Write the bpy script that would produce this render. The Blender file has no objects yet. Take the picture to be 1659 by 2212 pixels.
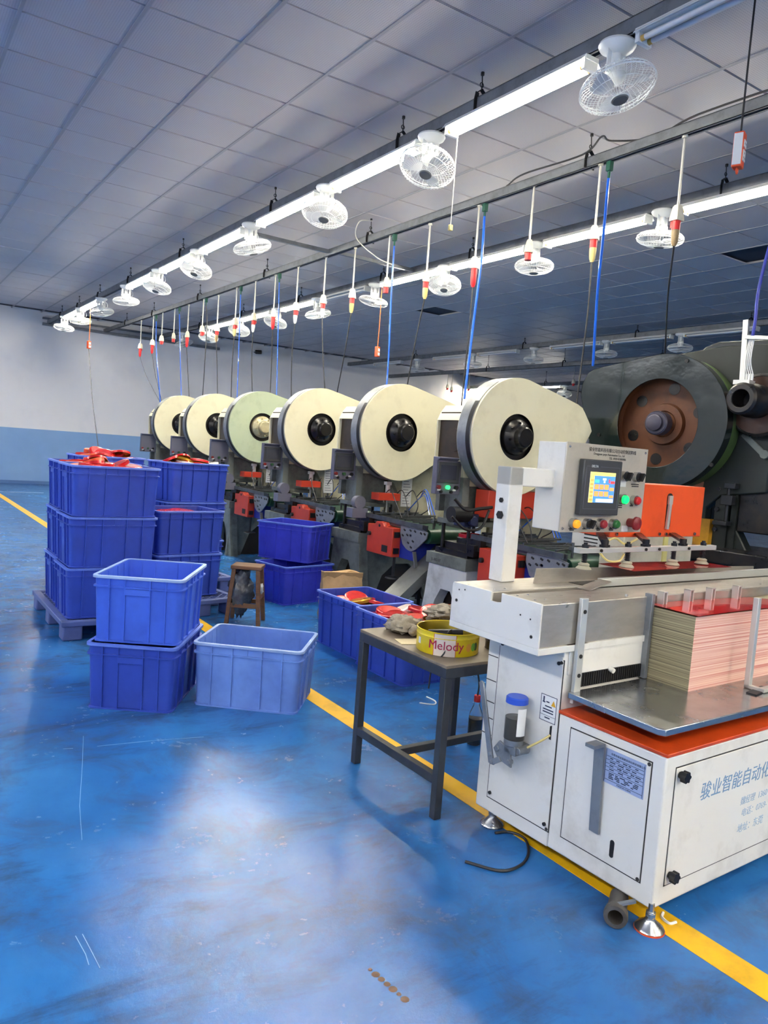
import bpy, bmesh, math, random
from mathutils import Vector, Matrix, Euler
random.seed(7)
PI = math.pi
scene = bpy.context.scene
COL = scene.collection

def s2l(v):
    v = v / 255.0
    return v / 12.92 if v <= 0.04045 else ((v + 0.055) / 1.055) ** 2.4
def rgb(r, g, b): return (s2l(r), s2l(g), s2l(b), 1.0)

# ------------------------------------------------------------ camera
# image taken as 1659 x 2212, focal length 1661 px
cam_d = bpy.data.cameras.new('camera'); cam = bpy.data.objects.new('camera', cam_d); COL.objects.link(cam)
cam_d.sensor_fit = 'AUTO'; cam_d.sensor_width = 36.0; cam_d.lens = 1661.0 / 2212.0 * 36.0
cam_d.clip_start = 0.02; cam_d.clip_end = 200
def _n(v): return v.normalized()
_Y = _n(Vector((-280 - 829.5, 890 - 1106, 1661.0)))
_X = Vector((3312 - 829.5, 1158 - 1106, 1661.0)).normalized(); _X = _n(_X - _Y * _X.dot(_Y))
_Z = _X.cross(_Y)
if _Z.y > 0: _Z = -_Z
# rows of R are the world axes seen in camera space (x right, y down, z forward)
right = Vector((_X.x, _Y.x, _Z.x)); down = Vector((_X.y, _Y.y, _Z.y)); fwd = Vector((_X.z, _Y.z, _Z.z))
M = Matrix((right, -down, -fwd)).transposed().to_4x4(); M.translation = (0, 0, 1.35)
cam.matrix_world = M
scene.camera = cam

# ------------------------------------------------------------ world, exposure
w = bpy.data.worlds.new('World'); scene.world = w; w.use_nodes = True
w.node_tree.nodes['Background'].inputs[0].default_value = (0.55, 0.65, 0.9, 1)
w.node_tree.nodes['Background'].inputs[1].default_value = 0.3
scene.view_settings.view_transform = 'Standard'; scene.view_settings.look = 'None'
scene.view_settings.exposure = EXPOSURE = 2.5
scene.view_settings.gamma = 1.0; scene.view_settings.use_curve_mapping = False
TUBE_STRENGTH = 26.0      # lit fluorescent tubes (the room's lamps and the added fill lamps)

# ------------------------------------------------------------ materials
MATS = {}
def mat(name, col, rough=0.5, metal=0.0, dirt=None, amount=0.35, scale=6.0, bump=0.0, bscale=60.0, coat=0.0, rvar=0.0, detail=6.0, stretch=None, lo=0.45, hi=0.75, spec=0.5):
    if name in MATS: return MATS[name]
    m = bpy.data.materials.new(name); m.use_nodes = True; MATS[name] = m
    nt = m.node_tree; N = nt.nodes; L = nt.links; b = N['Principled BSDF']
    b.inputs['Base Color'].default_value = col; b.inputs['Roughness'].default_value = rough
    b.inputs['Metallic'].default_value = metal; b.inputs['Coat Weight'].default_value = coat
    b.inputs['Specular IOR Level'].default_value = spec
    if dirt is not None or bump or rvar:
        tc = N.new('ShaderNodeTexCoord'); mp = N.new('ShaderNodeMapping'); L.new(tc.outputs['Object'], mp.inputs[0])
        if stretch: mp.inputs['Scale'].default_value = stretch
        n = N.new('ShaderNodeTexNoise'); n.inputs['Scale'].default_value = scale; n.inputs['Detail'].default_value = detail
        n.inputs['Roughness'].default_value = 0.65
        L.new(mp.outputs[0], n.inputs['Vector'])
        r = N.new('ShaderNodeMapRange'); r.inputs[1].default_value = lo; r.inputs[2].default_value = hi
        r.inputs[3].default_value = 0; r.inputs[4].default_value = amount; L.new(n.outputs[0], r.inputs[0])
        if dirt is not None:
            mx = N.new('ShaderNodeMix'); mx.data_type = 'RGBA'
            mx.inputs['A'].default_value = col; mx.inputs['B'].default_value = dirt
            L.new(r.outputs[0], mx.inputs['Factor']); L.new(mx.outputs['Result'], b.inputs['Base Color'])
        if rvar:
            rr = N.new('ShaderNodeMapRange'); rr.inputs[1].default_value = 0.3; rr.inputs[2].default_value = 0.7
            rr.inputs[3].default_value = max(0.02, rough - rvar); rr.inputs[4].default_value = rough + rvar
            L.new(n.outputs[0], rr.inputs[0]); L.new(rr.outputs[0], b.inputs['Roughness'])
        if bump:
            n2 = N.new('ShaderNodeTexNoise'); n2.inputs['Scale'].default_value = bscale; n2.inputs['Detail'].default_value = 3
            L.new(mp.outputs[0], n2.inputs['Vector'])
            bp = N.new('ShaderNodeBump'); bp.inputs['Strength'].default_value = bump; bp.inputs['Distance'].default_value = 0.01
            L.new(n2.outputs[0], bp.inputs['Height']); L.new(bp.outputs[0], b.inputs['Normal'])
    return m
def emis(name, col, strength):
    if name in MATS: return MATS[name]
    m = mat(name, col, 0.4); b = m.node_tree.nodes['Principled BSDF']
    b.inputs['Emission Color'].default_value = col; b.inputs['Emission Strength'].default_value = strength
    return m
def glass(name, col, rough=0.05):
    if name in MATS: return MATS[name]
    m = mat(name, col, rough); b = m.node_tree.nodes['Principled BSDF']
    b.inputs['Transmission Weight'].default_value = 1.0; b.inputs['IOR'].default_value = 1.35
    return m

# ------------------------------------------------------------ mesh builder
def frame(axis):
    a = Vector(axis).normalized()
    t = Vector((0, 0, 1)) if abs(a.z) < 0.9 else Vector((1, 0, 0))
    u = a.cross(t).normalized(); return u, a.cross(u).normalized(), a
class MB:
    def __init__(s): s.v = []; s.f = []; s.mi = []
    def add(s, vs, fs, mi=0):
        o = len(s.v); s.v += [tuple(p) for p in vs]; s.f += [[i + o for i in q] for q in fs]; s.mi += [mi] * len(fs); return s
    def box(s, x0, y0, z0, x1, y1, z1, mi=0):
        if x0 > x1: x0, x1 = x1, x0
        if y0 > y1: y0, y1 = y1, y0
        if z0 > z1: z0, z1 = z1, z0
        v = [(x0, y0, z0), (x1, y0, z0), (x1, y1, z0), (x0, y1, z0), (x0, y0, z1), (x1, y0, z1), (x1, y1, z1), (x0, y1, z1)]
        return s.add(v, [(3, 2, 1, 0), (4, 5, 6, 7), (0, 1, 5, 4), (1, 2, 6, 5), (2, 3, 7, 6), (3, 0, 4, 7)], mi)
    def cbox(s, c, d, mi=0): return s.box(c[0] - d[0] / 2, c[1] - d[1] / 2, c[2] - d[2] / 2, c[0] + d[0] / 2, c[1] + d[1] / 2, c[2] + d[2] / 2, mi)
    def obox(s, c, d, rot, mi=0):
        t = MB().cbox((0, 0, 0), d); R = Euler(rot).to_matrix()
        return s.add([R @ Vector(p) + Vector(c) for p in t.v], t.f, mi)
    def bar(s, p0, p1, wd, ht, mi=0):      # rectangular bar from p0 to p1 (wd sideways, ht upwards)
        p0 = Vector(p0); p1 = Vector(p1); a = (p1 - p0).normalized()
        up = Vector((0, 0, 1)) if abs(a.z) < 0.95 else Vector((0, 1, 0))
        sd = a.cross(up).normalized(); u = sd.cross(a).normalized()
        v = []
        for p in (p0, p1):
            for i, j in ((-1, -1), (1, -1), (1, 1), (-1, 1)): v.append(p + sd * (i * wd / 2) + u * (j * ht / 2))
        return s.add(v, [(0, 3, 2, 1)[::-1], (4, 5, 6, 7)[::-1], (0, 1, 5, 4)[::-1], (1, 2, 6, 5)[::-1], (2, 3, 7, 6)[::-1], (3, 0, 4, 7)[::-1]], mi)
    def cyl(s, p0, p1, r0, r1=None, n=16, caps=True, mi=0):
        r1 = r0 if r1 is None else r1
        p0 = Vector(p0); p1 = Vector(p1); u, v, a = frame(p1 - p0)
        vs = []
        for p, r in ((p0, r0), (p1, r1)):
            for i in range(n):
                t = 2 * PI * i / n; vs.append(p + u * (r * math.cos(t)) + v * (r * math.sin(t)))
        fs = [(i, (i + 1) % n, n + (i + 1) % n, n + i) for i in range(n)]
        if caps: fs += [tuple(range(n))[::-1], tuple(range(n, 2 * n))]
        return s.add(vs, fs, mi)
    def lathe(s, prof, n=24, o=(0, 0, 0), axis=(0, 0, 1), closed=False, mi=0, a0=0.0, a1=2 * PI):
        u, v, a = frame(axis); o = Vector(o); full = abs(a1 - a0 - 2 * PI) < 1e-6; m = n if full else n + 1
        vs = []
        for r, h in prof:
            for i in range(m):
                t = a0 + (a1 - a0) * i / n; vs.append(o + a * h + u * (r * math.cos(t)) + v * (r * math.sin(t)))
        fs = []; k = len(prof); R = range(k if closed else k - 1)
        for j in R:
            j2 = (j + 1) % k
            for i in range(n):
                i2 = (i + 1) % m; fs.append((j * m + i, j * m + i2, j2 * m + i2, j2 * m + i))
        return s.add(vs, fs, mi)
    def tube(s, pts, r, n=6, caps=True, mi=0, closed=False):
        pts = [Vector(p) for p in pts]; k = len(pts); vs = []; pu = None
        for i, p in enumerate(pts):
            if closed: d = pts[(i + 1) % k] - pts[i - 1]
            else: d = pts[min(i + 1, k - 1)] - pts[max(i - 1, 0)]
            if d.length < 1e-9: d = Vector((0, 0, 1))
            a = d.normalized()
            if pu is None: u, v, _ = frame(a)
            else:
                u = (pu - a * pu.dot(a))
                if u.length < 1e-6: u = frame(a)[0]
                u.normalize(); v = a.cross(u)
            pu = u; rr = r[i] if isinstance(r, (list, tuple)) else r
            for j in range(n):
                t = 2 * PI * j / n; vs.append(p + u * (rr * math.cos(t)) + v * (rr * math.sin(t)))
        fs = []
        for i in range(k if closed else k - 1):
            for j in range(n):
                a_ = i * n + j; b_ = i * n + (j + 1) % n; c_ = ((i + 1) % k) * n
                fs.append((a_, b_, c_ + (j + 1) % n, c_ + j))
        if caps and not closed: fs += [tuple(range(n))[::-1], tuple(range((k - 1) * n, k * n))]
        return s.add(vs, fs, mi)
    def torus(s, c, R, r, axis=(0, 0, 1), n=32, m=6, mi=0):
        u, v, a = frame(axis); c = Vector(c)
        return s.tube([c + u * (R * math.cos(2 * PI * i / n)) + v * (R * math.sin(2 * PI * i / n)) for i in range(n)], r, m, False, mi, True)
    def prism(s, poly, plane, c0, c1, mi=0):   # poly in plane 'xz','yz','xy', extruded along the third axis
        def P(a, b, c): return {'xz': (a, c, b), 'yz': (c, a, b), 'xy': (a, b, c)}[plane]
        n = len(poly); vs = [P(a, b, c0) for a, b in poly] + [P(a, b, c1) for a, b in poly]
        fs = [tuple(range(n)), tuple(range(n, 2 * n))[::-1]] + [(i, n + i, n + (i + 1) % n, (i + 1) % n) for i in range(n)]
        return s.add(vs, fs, mi)
    def plate_hole(s, outer, hole, plane, c0, c1, mi=0):   # plate with one hole (both loops same vertex count)
        def P(a, b, c): return {'xz': (a, c, b), 'yz': (c, a, b), 'xy': (a, b, c)}[plane]
        n = len(outer); vs = [P(a, b, c0) for a, b in outer] + [P(a, b, c0) for a, b in hole] + [P(a, b, c1) for a, b in outer] + [P(a, b, c1) for a, b in hole]
        fs = []
        for i in range(n):
            j = (i + 1) % n
            fs += [(i, j, n + j, n + i), (2 * n + i, 3 * n + i, 3 * n + j, 2 * n + j), (i, 2 * n + i, 2 * n + j, j), (n + i, n + j, 3 * n + j, 3 * n + i)]
        return s.add(vs, fs, mi)
    def mesh(s, name, mats, smooth=None):
        me = bpy.data.meshes.new(name); me.from_pydata(s.v, [], s.f)
        bm = bmesh.new(); bm.from_mesh(me); bmesh.ops.recalc_face_normals(bm, faces=bm.faces); bm.to_mesh(me); bm.free()
        for m in (mats if isinstance(mats, (list, tuple)) else [mats]): me.materials.append(m)
        if any(s.mi): me.polygons.foreach_set('material_index', s.mi)
        if smooth:
            me.polygons.foreach_set('use_smooth', [True] * len(me.polygons)); me.set_sharp_from_angle(angle=math.radians(smooth))
        return me
    def build(s, name, mats, parent=None, loc=(0, 0, 0), rot=(0, 0, 0), smooth=40, bevel=0.0, seg=2, label=None):
        me = s.mesh(name, mats, smooth)
        return obj(name, me, parent, loc, rot, bevel, seg, label)
def obj(name, data, parent=None, loc=(0, 0, 0), rot=(0, 0, 0), bevel=0.0, seg=2, label=None):
    o = bpy.data.objects.new(name, data); COL.objects.link(o)
    o.location = loc; o.rotation_euler = rot; o.parent = parent
    if bevel:
        md = o.modifiers.new('bevel', 'BEVEL'); md.width = bevel; md.segments = seg; md.limit_method = 'ANGLE'; md.angle_limit = math.radians(40)
        md.harden_normals = False
    if label: o['label'] = label
    return o
def tag(o, label, cat, group=None):
    o['label'] = label; o['category'] = cat
    if group: o['group'] = group
    return o
def thing(name, label, cat, loc=(0, 0, 0), rz=0.0, group=None):
    o = bpy.data.objects.new(name, None); COL.objects.link(o); o.empty_display_size = 0.1
    o.location = loc; o.rotation_euler = (0, 0, rz); return tag(o, label, cat, group)
def struct(o): o['kind'] = 'structure'; return o
def copy_tree(o, parent=None):
    kids = list(o.children); c = o.copy(); COL.objects.link(c); c.parent = parent
    for k in kids: copy_tree(k, c)
    return c
ORD = ['first', 'second', 'third', 'fourth', 'fifth', 'sixth', 'seventh', 'eighth', 'ninth', 'tenth', 'eleventh', 'twelfth', 'thirteenth', 'fourteenth', 'fifteenth', 'sixteenth', 'seventeenth', 'eighteenth', 'nineteenth', 'twentieth', 'twenty-first', 'twenty-second']
_txt = {}
def text(name, body, size, m, parent, loc, rot, align='LEFT', depth=0.0004, sx=1.0, shear=0.0, space=1.0, offset=0.0):
    cu = bpy.data.curves.new(name, 'FONT'); cu.body = body; cu.size = size; cu.align_x = align; cu.extrude = depth; cu.shear = shear
    cu.resolution_u = 3; cu.space_character = space; cu.offset = offset
    t = bpy.data.objects.new('tmp', cu); COL.objects.link(t)
    dg = bpy.context.evaluated_depsgraph_get()
    me = bpy.data.meshes.new_from_object(t.evaluated_get(dg)); bpy.data.objects.remove(t); bpy.data.curves.remove(cu)
    me.name = name; me.materials.clear(); me.materials.append(m)
    o = obj(name, me, parent, loc, rot); o.scale = (sx, 1, 1); return o
def arc(cx, cz, r, a0, a1, n):
    return [(cx + r * math.cos(math.radians(a0 + (a1 - a0) * i / n)), cz + r * math.sin(math.radians(a0 + (a1 - a0) * i / n))) for i in range(n + 1)]
def bez(pts, n=8):      # Catmull-Rom through points
    P = [Vector(p) for p in pts]; P = [P[0] * 2 - P[1]] + P + [P[-1] * 2 - P[-2]]; out = []
    for i in range(1, len(P) - 2):
        for k in range(n):
            t = k / n; a, b, c, d = P[i - 1], P[i], P[i + 1], P[i + 2]
            out.append(0.5 * ((2 * b) + (c - a) * t + (2 * a - 5 * b + 4 * c - d) * t * t + (3 * b - a - 3 * c + d) * t ** 3))
    out.append(P[-2]); return out
# ============================================================ materials in use
WHITE = rgb(225, 226, 222)
m_white = mat('white_paint', rgb(214, 215, 214), 0.42, 0, rgb(120, 112, 100), 0.5, 3.0, lo=0.55, hi=0.85)
m_offwhite = mat('worn_white_paint', rgb(200, 202, 200), 0.5, 0, rgb(70, 66, 60), 0.6, 5.0, lo=0.5, hi=0.8)
m_cream = mat('cream_guard_paint', rgb(226, 220, 188), 0.42, 0, rgb(168, 156, 118), 0.45, 4.0, lo=0.5, hi=0.85, rvar=0.1)
m_sage = mat('sage_guard_paint', rgb(178, 190, 160), 0.45, 0, rgb(120, 125, 95), 0.6, 4.0, lo=0.5, hi=0.8)
m_press = mat('grimy_press_paint', rgb(172, 168, 142), 0.5, 0, rgb(72, 66, 52), 0.75, 4.0, lo=0.42, hi=0.72)
m_pressgrey = mat('grimy_grey_green_casting', rgb(112, 118, 112), 0.5, 0, rgb(38, 36, 32), 0.8, 5.0, lo=0.42, hi=0.7)
m_dark = mat('oily_black_metal', rgb(26, 26, 28), 0.35, 0.2, rgb(60, 48, 36), 0.5, 14.0, rvar=0.12)
m_black = mat('black_rubber', rgb(14, 14, 16), 0.5)
m_blacksteel = mat('black_painted_steel', rgb(38, 40, 44), 0.42, 0.3)
m_steel = mat('brushed_steel', rgb(182, 176, 166), 0.36, 0.6, rgb(132, 122, 106), 0.5, 5.0, rvar=0.1, stretch=(1, 3, 3))
m_steel2 = mat('polished_steel_plate', rgb(176, 178, 180), 0.24, 0.9, rgb(104, 98, 88), 0.5, 7.0, rvar=0.1)
m_galv = mat('galvanised_steel', rgb(142, 146, 150), 0.45, 0.6, rgb(86, 86, 86), 0.5, 12.0)
m_strut = mat('grey_painted_steel_channel', rgb(120, 124, 130), 0.45, 0.4, rgb(70, 72, 76), 0.6, 9.0)
m_orange = mat('orange_sheet_metal', rgb(226, 84, 34), 0.42, 0, rgb(120, 40, 20), 0.4, 5.0, lo=0.5, hi=0.85)
m_redorange = mat('red_orange_sheet_metal', rgb(190, 58, 36), 0.45, 0, rgb(110, 34, 22), 0.4, 5.0, lo=0.5, hi=0.85)
m_crate = mat('blue_crate_plastic', rgb(47, 73, 175), 0.38, 0, rgb(30, 48, 122), 0.5, 5.0, lo=0.4, hi=0.8, rvar=0.08)
m_crate_pale = mat('faded_blue_crate_plastic', rgb(114, 150, 220), 0.42, 0, rgb(50, 66, 150), 0.45, 5.0, lo=0.4, hi=0.8)
m_crate_light = mat('bright_blue_crate_plastic', rgb(64, 102, 214), 0.4, 0, rgb(40, 58, 150), 0.45, 5.0, lo=0.4, hi=0.8)
m_crate_violet = mat('violet_blue_crate_plastic', rgb(54, 62, 190), 0.38, 0, rgb(28, 28, 110), 0.5, 5.0, lo=0.4, hi=0.8)
m_rim = mat('worn_pale_blue_edge', rgb(92, 120, 208), 0.45, 0, rgb(60, 80, 170), 0.5, 12.0)
m_rim_pale = mat('chalky_pale_blue_edge', rgb(150, 176, 222), 0.5, 0, rgb(100, 130, 200), 0.5, 12.0)
m_pallet = mat('grey_blue_pallet_plastic', rgb(84, 98, 150), 0.5, 0, rgb(40, 46, 70), 0.5, 6.0)
m_red = mat('red_lacquered_tin', rgb(205, 24, 26), 0.25, 0.25, rgb(140, 8, 12), 0.5, 40.0, coat=0.4)
m_gold = mat('gold_lacquer_tin', rgb(196, 150, 48), 0.28, 0.8)
m_redmatte = mat('red_plastic', rgb(205, 30, 34), 0.4)
m_lampwhite = mat('white_fan_plastic', rgb(226, 228, 226), 0.35)
m_conduit = mat('pale_conduit', rgb(196, 194, 184), 0.4)
m_yellowplug = mat('yellowed_plastic', rgb(208, 188, 120), 0.45)
m_beigeplug = mat('dirty_beige_plastic', rgb(150, 128, 92), 0.5, 0, rgb(90, 74, 50), 0.5, 30)
m_blueair = mat('blue_air_hose', rgb(30, 96, 210), 0.3, coat=0.3)
m_cable = mat('black_cable', rgb(34, 34, 38), 0.5)
m_greenvalve = mat('green_valve_plastic', rgb(14, 78, 62), 0.4)
m_hub = mat('black_hub_casting', rgb(30, 30, 32), 0.28, 0.35, rgb(56, 46, 34), 0.4, 12.0)
m_brass = mat('worn_cream_hub_casting', rgb(186, 176, 140), 0.4, 0.2, rgb(90, 80, 56), 0.5, 14)
m_screen_off = mat('dark_screen', rgb(60, 62, 72), 0.15)
m_grayplastic = mat('grey_panel_plastic', rgb(98, 98, 112), 0.5)
m_darkgray = mat('dark_grey_bezel', rgb(62, 64, 66), 0.4)
m_paper = mat('white_paper', rgb(226, 226, 222), 0.7)
m_green = mat('dark_green_enamel', rgb(14, 25, 24), 0.18, 0, rgb(28, 40, 38), 0.5, 3.0, coat=0.3, bump=0.25, bscale=7.0, lo=0.5, hi=0.8, rvar=0.08)
m_greenrim = mat('olive_green_enamel', rgb(62, 84, 44), 0.35, 0, rgb(30, 40, 24), 0.6, 5.0)
m_greendark = mat('oily_dark_green_casting', rgb(22, 30, 25), 0.45, 0, rgb(16, 16, 14), 0.7, 4.0)
m_rust = mat('rust_brown_wheel', rgb(92, 52, 26), 0.55, 0.1, rgb(48, 28, 18), 0.7, 6.0)
m_bluepaint = mat('dark_blue_sheet_metal', rgb(24, 44, 140), 0.45)
m_belt = mat('green_conveyor_belt', rgb(22, 62, 44), 0.4)
m_wood = mat('stained_wood', rgb(104, 70, 42), 0.5, 0, rgb(50, 32, 20), 0.7, 6.0, stretch=(1, 8, 8))
m_kraft = mat('kraft_paper', rgb(176, 142, 98), 0.75, 0, rgb(120, 92, 60), 0.6, 8.0, bump=0.3, bscale=14)
m_glove = mat('grimy_cotton', rgb(158, 148, 130), 0.9, 0, rgb(60, 50, 42), 0.8, 16.0, bump=0.3, bscale=160)
m_tabletop = mat('worn_board', rgb(126, 112, 94), 0.55, 0, rgb(66, 56, 46), 0.6, 8.0)
m_amber = glass('amber_oil', rgb(70, 42, 14))
m_clear = glass('clear_plastic', rgb(235, 240, 240), 0.08)
m_oil = mat('dark_oil', rgb(16, 9, 6), 0.3)
m_sticker = mat('silver_blue_nameplate', rgb(168, 182, 212), 0.35, 0.3)
m_ink = mat('dark_blue_ink', rgb(34, 44, 72), 0.6)
m_inkblue = mat('faded_blue_ink', rgb(112, 146, 178), 0.6)
m_inkpale = mat('very_faded_blue_ink', rgb(158, 180, 196), 0.6)
m_face = mat('satin_steel_face', rgb(200, 192, 176), 0.36, 0.4, rgb(150, 140, 122), 0.5, 4.0, rvar=0.08)
m_inkblack = mat('black_ink', rgb(26, 26, 26), 0.6)
m_alu = mat('aluminium_profile', rgb(206, 206, 200), 0.35, 0.5)
m_orangebox = mat('orange_plastic', rgb(224, 84, 40), 0.4)
m_bagplastic = mat('dark_translucent_bag', rgb(54, 58, 68), 0.25, 0, rgb(120, 130, 140), 0.5, 12, bump=0.8, bscale=18)
m_yellowpaint = mat('yellow_floor_paint', rgb(238, 184, 16), 0.4, 0, rgb(150, 106, 16), 0.7, 5.0, lo=0.5, hi=0.8)

def print_mat(name, base, line, stripes):
    """paper-edge look: thin horizontal streaks along z"""
    m = mat(name, base, 0.6); nt = m.node_tree; N = nt.nodes; L = nt.links; b = N['Principled BSDF']
    tc = N.new('ShaderNodeTexCoord'); mp = N.new('ShaderNodeMapping'); mp.inputs['Scale'].default_value = stripes
    L.new(tc.outputs['Object'], mp.inputs[0]); n = N.new('ShaderNodeTexNoise'); n.inputs['Scale'].default_value = 1; n.inputs['Detail'].default_value = 5
    L.new(mp.outputs[0], n.inputs['Vector']); cr = N.new('ShaderNodeValToRGB')
    cr.color_ramp.elements[0].position = 0.36; cr.color_ramp.elements[0].color = line
    cr.color_ramp.elements[1].position = 0.58; cr.color_ramp.elements[1].color = base
    L.new(n.outputs[0], cr.inputs[0]); L.new(cr.outputs[0], b.inputs['Base Color']); return m

# ============================================================ room
def at_floor(px, py):
    d = right * (px - 829.5) + down * (py - 1106) + fwd * 1661.0; k = -1.35 / d.z; return (d.x * k, d.y * k)
CEIL = 3.85; YB = 18.9; X0, X1, Y0 = -7.0, 27.0, -8.0
def floor_material():
    m = bpy.data.materials.new('blue_epoxy_floor'); m.use_nodes = True; nt = m.node_tree; N = nt.nodes; L = nt.links; b = N['Principled BSDF']
    tc = N.new('ShaderNodeTexCoord')
    def noise(sc, det, rough=0.6, stretch=None, dist=0.0):
        v = tc.outputs['Object']
        if stretch:
            mp = N.new('ShaderNodeMapping'); mp.inputs['Scale'].default_value = stretch[:3]; mp.inputs['Rotation'].default_value = (0, 0, stretch[3]); L.new(v, mp.inputs[0]); v = mp.outputs[0]
        n = N.new('ShaderNodeTexNoise'); n.inputs['Scale'].default_value = sc; n.inputs['Detail'].default_value = det; n.inputs['Roughness'].default_value = rough
        n.inputs['Distortion'].default_value = dist; L.new(v, n.inputs['Vector']); return n.outputs[0]
    def rng(v, a, c, lo=0.0, hi=1.0):
        r = N.new('ShaderNodeMapRange'); r.inputs[1].default_value = a; r.inputs[2].default_value = c; r.inputs[3].default_value = lo; r.inputs[4].default_value = hi; L.new(v, r.inputs[0]); return r.outputs[0]
    def mix(f, A, B):
        x = N.new('ShaderNodeMix'); x.data_type = 'RGBA'; L.new(f, x.inputs['Factor'])
        for s_, val in (('A', A), ('B', B)):
            if isinstance(val, tuple): x.inputs[s_].default_value = val
            else: L.new(val, x.inputs[s_])
        return x.outputs['Result']
    c = mix(rng(noise(0.9, 6), 0.35, 0.7), rgb(32, 92, 160), rgb(54, 126, 192))
    c = mix(rng(noise(2.6, 9, 0.72, None, 0.6), 0.47, 0.66, 0, 0.72), c, rgb(52, 70, 98))           # grey scuffs
    c = mix(rng(noise(1.3, 8, 0.7, (1.0, 3.0, 1, 0.5), 0.4), 0.53, 0.66, 0, 0.6), c, rgb(36, 52, 82))
    c = mix(rng(noise(9.0, 6, 0.7, (5.0, 0.35, 1, 0.35)), 0.69, 0.74, 0, 0.25), c, rgb(110, 160, 206))  # scratches
    c = mix(rng(noise(7.0, 6, 0.7, (0.4, 6.0, 1, -0.25)), 0.67, 0.72, 0, 0.3), c, rgb(24, 44, 84))
    L.new(c, b.inputs['Base Color'])
    r = N.new('ShaderNodeMath'); r.operation = 'ADD'
    L.new(rng(noise(3.4, 9, 0.75, None, 0.5), 0.36, 0.64, 0.08, 0.26), r.inputs[0]); L.new(rng(noise(26, 4), 0.3, 0.7, -0.03, 0.07), r.inputs[1])
    L.new(r.outputs[0], b.inputs['Roughness'])
    bp = N.new('ShaderNodeBump'); bp.inputs['Strength'].default_value = 0.16; bp.inputs['Distance'].default_value = 0.01
    L.new(noise(16, 8, 0.75), bp.inputs['Height']); L.new(bp.outputs[0], b.inputs['Normal'])
    b.inputs['Specular IOR Level'].default_value = 0.42
    return m
fl = struct(MB().box(X0, Y0, -0.1, X1, YB, 0).build('floor', floor_material(), smooth=None))
# painted floor lines, thin coats on the floor
MB().box(1.962, Y0, 0, 2.066, YB - 0.02, 0.0015).build('yellow_line', m_yellowpaint, fl, smooth=None, label='yellow painted floor line')
MB().box(-6.5, 16.45, 0, 2.9, 16.53, 0.0015).build('pale_line', mat('pale_floor_paint', rgb(150, 165, 190), 0.5), fl, smooth=None)

m_scratch = mat('pale_scratch', rgb(116, 164, 212), 0.5)
for pts in ([at_floor(180, 1590), at_floor(178, 1650), at_floor(172, 1740), at_floor(177, 1815)], [at_floor(163, 2022), at_floor(185, 2062), at_floor(192, 2085)], [at_floor(178, 2018), at_floor(200, 2060), at_floor(216, 2092)], [at_floor(210, 1612), at_floor(330, 1600), at_floor(440, 1592)], [at_floor(136, 1618), at_floor(158, 1617)]):
    sc = MB()
    for a, c in zip(pts, pts[1:]): sc.bar((a[0], a[1], .0004), (c[0], c[1], .0004), .0018, .0008)
    sc.build('scratch', m_scratch, fl, smooth=None)

def wall_material():
    m = mat('two_tone_wall', rgb(196, 198, 208), 0.6); nt = m.node_tree; N = nt.nodes; L = nt.links; b = N['Principled BSDF']
    tc = N.new('ShaderNodeTexCoord'); sp = N.new('ShaderNodeSeparateXYZ'); L.new(tc.outputs['Object'], sp.inputs[0])
    st = N.new('ShaderNodeMath'); st.operation = 'GREATER_THAN'; st.inputs[1].default_value = 1.243; L.new(sp.outputs['Z'], st.inputs[0])
    n = N.new('ShaderNodeTexNoise'); n.inputs['Scale'].default_value = 1.4; n.inputs['Detail'].default_value = 7; L.new(tc.outputs['Object'], n.inputs['Vector'])
    mx = N.new('ShaderNodeMix'); mx.data_type = 'RGBA'; mx.inputs['A'].default_value = rgb(132, 170, 214); mx.inputs['B'].default_value = rgb(236, 234, 234); L.new(st.outputs[0], mx.inputs['Factor'])
    m2 = N.new('ShaderNodeMix'); m2.data_type = 'RGBA'; m2.blend_type = 'MULTIPLY'; m2.inputs['B'].default_value = (0.86, 0.87, 0.9, 1)
    r = N.new('ShaderNodeMapRange'); r.inputs[1].default_value = 0.5; r.inputs[2].default_value = 0.8; L.new(n.outputs[0], r.inputs[0]); L.new(r.outputs[0], m2.inputs['Factor'])
    L.new(mx.outputs['Result'], m2.inputs['A']); L.new(m2.outputs['Result'], b.inputs['Base Color']); return m
m_wall = wall_material()
struct(MB().box(X0, YB, 0, X1, YB + 0.2, CEIL + 0.25).build('wall_back', m_wall, smooth=None))
struct(MB().box(X0 - 0.2, Y0, 0, X0, YB, CEIL + 0.25).build('wall_left', m_wall, smooth=None))
struct(MB().box(X1, Y0, 0, X1 + 0.2, YB, CEIL + 0.25).build('wall_right', m_wall, smooth=None))
struct(MB().box(X0, Y0 - 0.2, 0, X1, Y0, CEIL + 0.25).build('wall_front', m_wall, smooth=None))
struct(MB().box(X0, YB - 0.012, 0, X1, YB, 0.07).build('baseboard_back', mat('dusty_blue_skirting', rgb(84, 120, 170), 0.6), smooth=None))

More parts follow.
